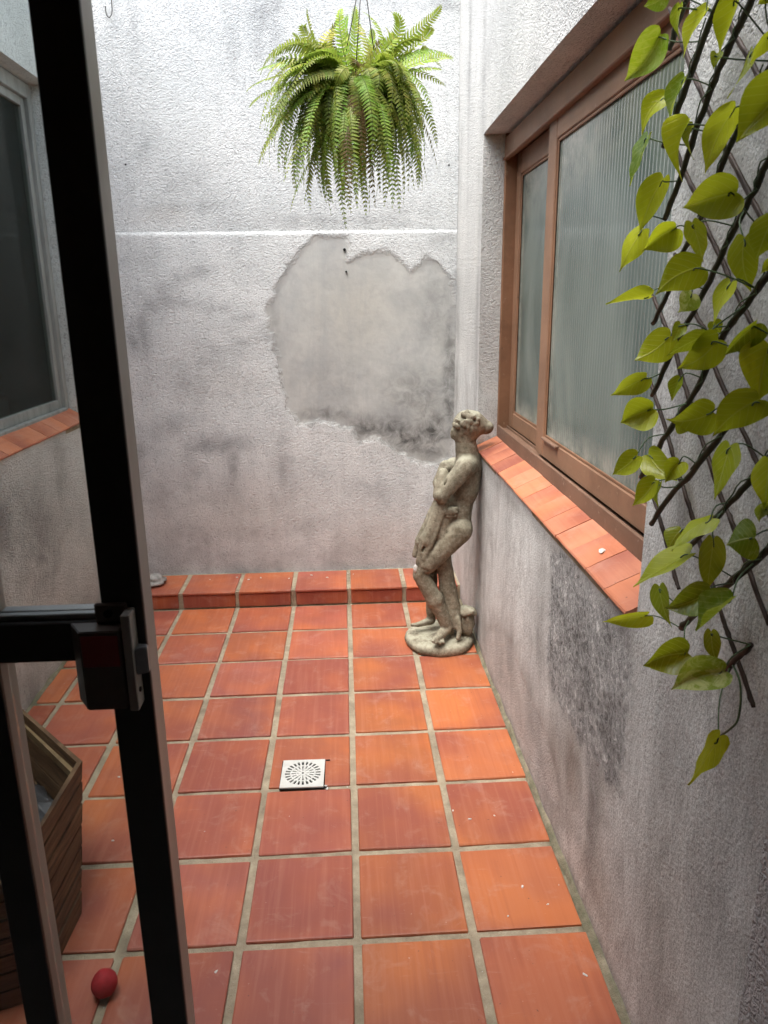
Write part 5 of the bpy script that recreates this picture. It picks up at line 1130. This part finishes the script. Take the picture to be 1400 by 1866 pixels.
lump('rock', (0.528, -0.490, 0.165), (0.040, 0.040, 0.020), M['cement'], 6, .4, 3, stat)
# pale fresh break at the knee
lump('break_mark', (STATUE_KNEE[0], STATUE_KNEE[1], STATUE_KNEE[2]), (0.010, 0.006, 0.020), M['plaster_break'], 5, .4, 2, stat)

# ------------------------------------------------------------------ hanging fern
FC = Vector(FERN_C)
fern = empty('hanging_fern', FC, 'bushy green fern in a hanging pot before the back wall', 'fern')
random.seed(21)
bm = bmesh.new()
rp = [(0.0, -.11), (.05, -.11), (.07, -.05), (.08, .0), (.075, .005), (.0, -.01)]
for k in range(20):
    a = 2 * math.pi * k / 20
    for r_, z in rp: bm.verts.new((FC.x + r_ * math.cos(a), FC.y + r_ * math.sin(a), FC.z - .02 + z))
bm.verts.ensure_lookup_table()
for k in range(20):
    for c_ in range(5):
        try: bm.faces.new([bm.verts[i] for i in (k * 6 + c_, k * 6 + c_ + 1, ((k + 1) % 20) * 6 + c_ + 1, ((k + 1) % 20) * 6 + c_)])
        except ValueError: pass
bm_obj('pot', bm, M['pot'], fern, True)
HT = Vector(FERN_HANG)
for k in range(3):
    a = 2 * math.pi * k / 3 + .4
    p0 = FC + Vector((.078 * math.cos(a), .078 * math.sin(a), -.02))
    tube('hanger_wire', [p0, p0.lerp(HT, .5), HT], .0018, M['wire'], fern, 5)
tube('hanger_wire', [HT, HT + Vector((0, 0, 2.905 - HT.z))], .0022, M['wire'], fern, 5)
o = tube('support_rod', [(XL - .02, FC.y, 2.91), (XR + .02, FC.y, 2.91)], .007, M['wire'], None, 8); tag(o, 'thin steel rod across the yard carrying the hanging fern', 'rod')

def frond(tip, lift, col, width, back=False):
    tip = Vector(tip)
    rad = Vector((tip.x - FC.x, tip.y - FC.y, 0))
    rl = max(rad.length, 1e-3); rn = rad / rl
    p0 = FC + rn * random.uniform(.02, .10) + Vector((random.uniform(-.03, .03), random.uniform(-.03, .03), random.uniform(-.02, .01) - max(0, min(.11, (FC.z - tip.z - .22) * .55))))
    drop = FC.z - tip.z
    ch = tip - p0; lf = lift * ch.length / .4
    p1 = p0 + ch * .22 + rn * min(rl, .1) * .35 + Vector((0, 0, lf * 1.3))
    p2 = p0 + ch * .66 + rn * min(rl, .1) * .5 + Vector((0, 0, lf * 1.1))
    def bz(t):
        u = 1 - t
        return p0 * u ** 3 + p1 * 3 * u * u * t + p2 * 3 * u * t * t + tip * t ** 3
    L_ = sum((bz(k / 20) - bz((k + 1) / 20)).length for k in range(20))
    n_ = max(14, int(L_ / 0.0098))
    wob = random.uniform(-.035, .035); ph = random.uniform(0, 6)
    vs, fs, cs = [], [], []
    prev = None
    pts = [bz(k / n_) + Vector((wob * math.sin(3 * k / n_ + ph), wob * math.cos(2.5 * k / n_ + ph), 0)) * (k / n_) for k in range(n_ + 1)]
    nr = (Vector((0, 0, 1)) + rn * 1.2).normalized()
    nr = (nr + Vector((random.uniform(-.7, .7), random.uniform(-.4, .4), random.uniform(-.2, .2)))).normalized()
    dead = random.random() < (.05 if not back else .22)
    for k in range(n_ + 1):
        t = k / n_
        T = (pts[min(k + 1, n_)] - pts[max(k - 1, 0)]).normalized()
        S = T.cross(nr)
        S = S.normalized() if S.length > .15 else (prev or T.orthogonal().normalized())
        if prev is not None and S.dot(prev) < 0: S = -S
        if prev is not None: S = (S + prev).normalized()
        prev = S; Nn = S.cross(T).normalized()
        # rachis
        b = len(vs); rr = .0013 * (1 - t * .7)
        vs += [pts[k] + S * rr, pts[k] + Nn * rr, pts[k] - S * rr]
        cs += [(.10, .12, .03)] * 3
        if k: fs += [(b - rw_, b, b + 1, b - rw_ + 1), (b - rw_ + 1, b + 1, b + 2, b - rw_ + 2)]
        ln = width * min(1, t / .12 + .25) * (1 - t ** 3) ** .9 + .0025
        hw = .0056 * (.72 + .28 * (1 - t))
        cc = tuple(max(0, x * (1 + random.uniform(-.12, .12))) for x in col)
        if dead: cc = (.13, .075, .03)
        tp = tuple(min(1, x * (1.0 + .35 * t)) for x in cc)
        start = len(vs)
        if t > .05:
            for sgn in (1, -1):
                d = (S * sgn * .93 + T * (.22 + .35 * t) - Nn * random.uniform(.05, .30)).normalized()
                up_ = Nn * random.uniform(-.0012, .0016)
                e = T * hw
                q0 = pts[k] + S * sgn * .001
                q3 = q0 + d * ln + T * .002 - Nn * ln * .10
                i0 = len(vs)
                vs += [q0 - e * .75, q0 + e * .9, q0 + d * ln * .55 + e * .75 + up_, q3, q0 + d * ln * .55 - e * .8 + up_]
                cs += [cc, cc, cc, tp, cc]
                fs.append((i0, i0 + 1, i0 + 2, i0 + 3, i0 + 4) if sgn > 0 else (i0 + 4, i0 + 3, i0 + 2, i0 + 1, i0))
        rw_ = len(vs) - b
    o = mesh_obj('frond', vs, fs, M['fern'], fern, False)
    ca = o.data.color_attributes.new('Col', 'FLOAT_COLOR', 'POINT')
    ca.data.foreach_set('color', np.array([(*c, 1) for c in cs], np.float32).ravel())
    return o
rw_ = 0
def fcol(k): return tuple(x * random.uniform(.85, 1.15) for x in k)
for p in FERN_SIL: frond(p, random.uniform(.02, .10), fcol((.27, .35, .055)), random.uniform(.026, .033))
for p in FERN_TOP: frond(p, random.uniform(.05, .1), fcol((.40, .48, .07)), random.uniform(.022, .030))  # light from above put into the colour as a brighter yellow
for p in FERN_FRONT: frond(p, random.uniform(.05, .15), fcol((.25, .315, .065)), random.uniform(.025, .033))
for p in FERN_BACK: frond(p, random.uniform(.03, .12), fcol((.15, .19, .04)), random.uniform(.024, .031), True)  # front green darkened, shade at the back put into the colour

# ------------------------------------------------------------------ trellis with artificial vine
tr = empty('vine_trellis', (0.545, -2.25, 0.55), 'diagonal stick trellis with yellow-green artificial vine leaves on the right wall', 'trellis')
random.seed(31)
front_pts = []
for b in BARS_FRONT:
    pts = resample(b, 5)
    pts = [p + Vector((random.gauss(0, .0006), random.gauss(0, .0008), random.gauss(0, .0008))) for p in pts]
    front_pts += pts
    r0 = random.uniform(.0036, .0048)
    tube('stick', pts, [r0 * random.uniform(.88, 1.12) for _ in pts], M['stick'] if b[0][2] > 1.2 else M['stick2'], tr, 8)
for b in BARS_BACK:
    pts = resample(b, 5)
    for dy in (-.0034, .0034):
        tube('stick', [p + Vector((random.gauss(0, .0004), dy, dy * .6)) for p in pts], [.0031 * random.uniform(.9, 1.1) for _ in pts], M['stick2'], tr, 7)
LC = {'Y': (0.54, 0.60, 0.025, 1.0), 'O': (0.38, 0.44, 0.018, 1.0), 'D': (0.20, 0.27, 0.016, 1.0), 'G': (0.13, 0.27, 0.018, 0.75), 'g': (0.07, 0.16, 0.014, 0.85), 'P': (0.22, 0.34, 0.06, 0.15)}
CAM = Vector(cam.location)
def vine_leaf(d):
    B, T, w, code = Vector(d[0:3]), Vector(d[3:6]), d[6], d[7]
    ax = T - B; L_ = ax.length; ax = ax / L_
    view = (CAM - (B + T) / 2).normalized()
    nn = view - ax * view.dot(ax); nn.normalize()
    real = max(w, .62 * L_)
    ang = math.acos(min(1, w / real)) * random.choice((1, -1)) + random.gauss(0, .12)
    nn = Matrix.Rotation(ang, 3, ax) @ nn
    if nn.dot(Vector((-1, -.3, .5))) < 0: nn = -nn
    sd_ = ax.cross(nn)
    NU, NV = 8, 11
    random_pow = random.uniform(.52, .74)
    fold = random.choice((random.uniform(-.2, .25), random.uniform(.25, .95))); curl = random.uniform(-.18, .42); twist = random.uniform(-.7, .7); cup = random.uniform(-.25, .3); bend = random.uniform(-.12, .12); w1, w2 = random.uniform(.008, .03), random.uniform(3, 7); fat = random.uniform(.55, .9)
    vs, fs, uvs = [], [], []
    for j in range(NV):
        t = j / (NV - 1)
        hw = (math.sin(math.pi * min(1, (t + .10) / 1.10) ** random_pow) ** fat) * (1 - t ** 5) * .5 + .002
        if j == NV - 1: hw = .002
        for i in range(NU + 1):
            s = i / NU * 2 - 1
            lobe = -.085 * (1 - t) ** 3 * math.sin(abs(s) * math.pi) * L_ if t < .5 else 0
            a = twist * t
            x = s * hw * real; z = abs(s) ** 1.3 * hw * real * fold + cup * real * (s * s) * hw - curl * L_ * t * t + w1 * L_ * math.sin(s * 4 + t * w2 * 2) * abs(s)
            xr, zr = x * math.cos(a) - z * math.sin(a), x * math.sin(a) + z * math.cos(a)
            vs.append(B + ax * (t * L_ + lobe) + sd_ * (xr + bend * L_ * math.sin(t * math.pi)) + nn * zr)
            uvs.append((.5 + s * .5 * max(hw, .05) / .5, t))
    for j in range(NV - 1):
        for i in range(NU):
            a = j * (NU + 1) + i; fs.append((a, a + 1, a + NU + 2, a + NU + 1))
    for k, v in enumerate(vs):
        if v.x > 0.566: vs[k] = Vector((0.566, v.y, v.z))
    o = mesh_obj('leaf', vs, fs, M['leaf'], tr, True)
    uv = o.data.uv_layers.new(name='UVMap')
    for lp in o.data.loops: uv.data[lp.index].uv = uvs[lp.vertex_index]
    c = LC[code]; k = random.uniform(.88, 1.12)
    o.color = (c[0] * k, c[1] * k, c[2] * k, c[3])
    # wire petiole to the nearest stick
    best = min(front_pts, key=lambda p: (p - B).length)
    if (best - B).length < .16:
        mid = best.lerp(B, .5) + Vector((-.008, 0, random.uniform(-.006, .012)))
        tube('petiole', resample([best, mid, B + ax * .004, B + ax * L_ * .16], 4), .0011, M['stem'], o, 5)
    return o
for d in LEAVES: vine_leaf(d)
tube('tendril', resample(TRAIL, 5), .0016, M['stem'], tr, 6)
# green wire tendrils wound along the sticks
for b in BARS_FRONT[:9]:
    pts = resample(b, 6)
    n_ = len(pts); s_ = random.randint(0, n_ // 3)
    seg = pts[s_: s_ + max(8, n_ // 2)]
    w = []
    for k, p in enumerate(seg):
        a = k * .9
        w.append(p + Vector((-.0065 * abs(math.cos(a)) - .001, .0065 * math.sin(a), .004 * math.cos(a))))
    tube('tendril', w, .0011, M['stem'], tr, 5)
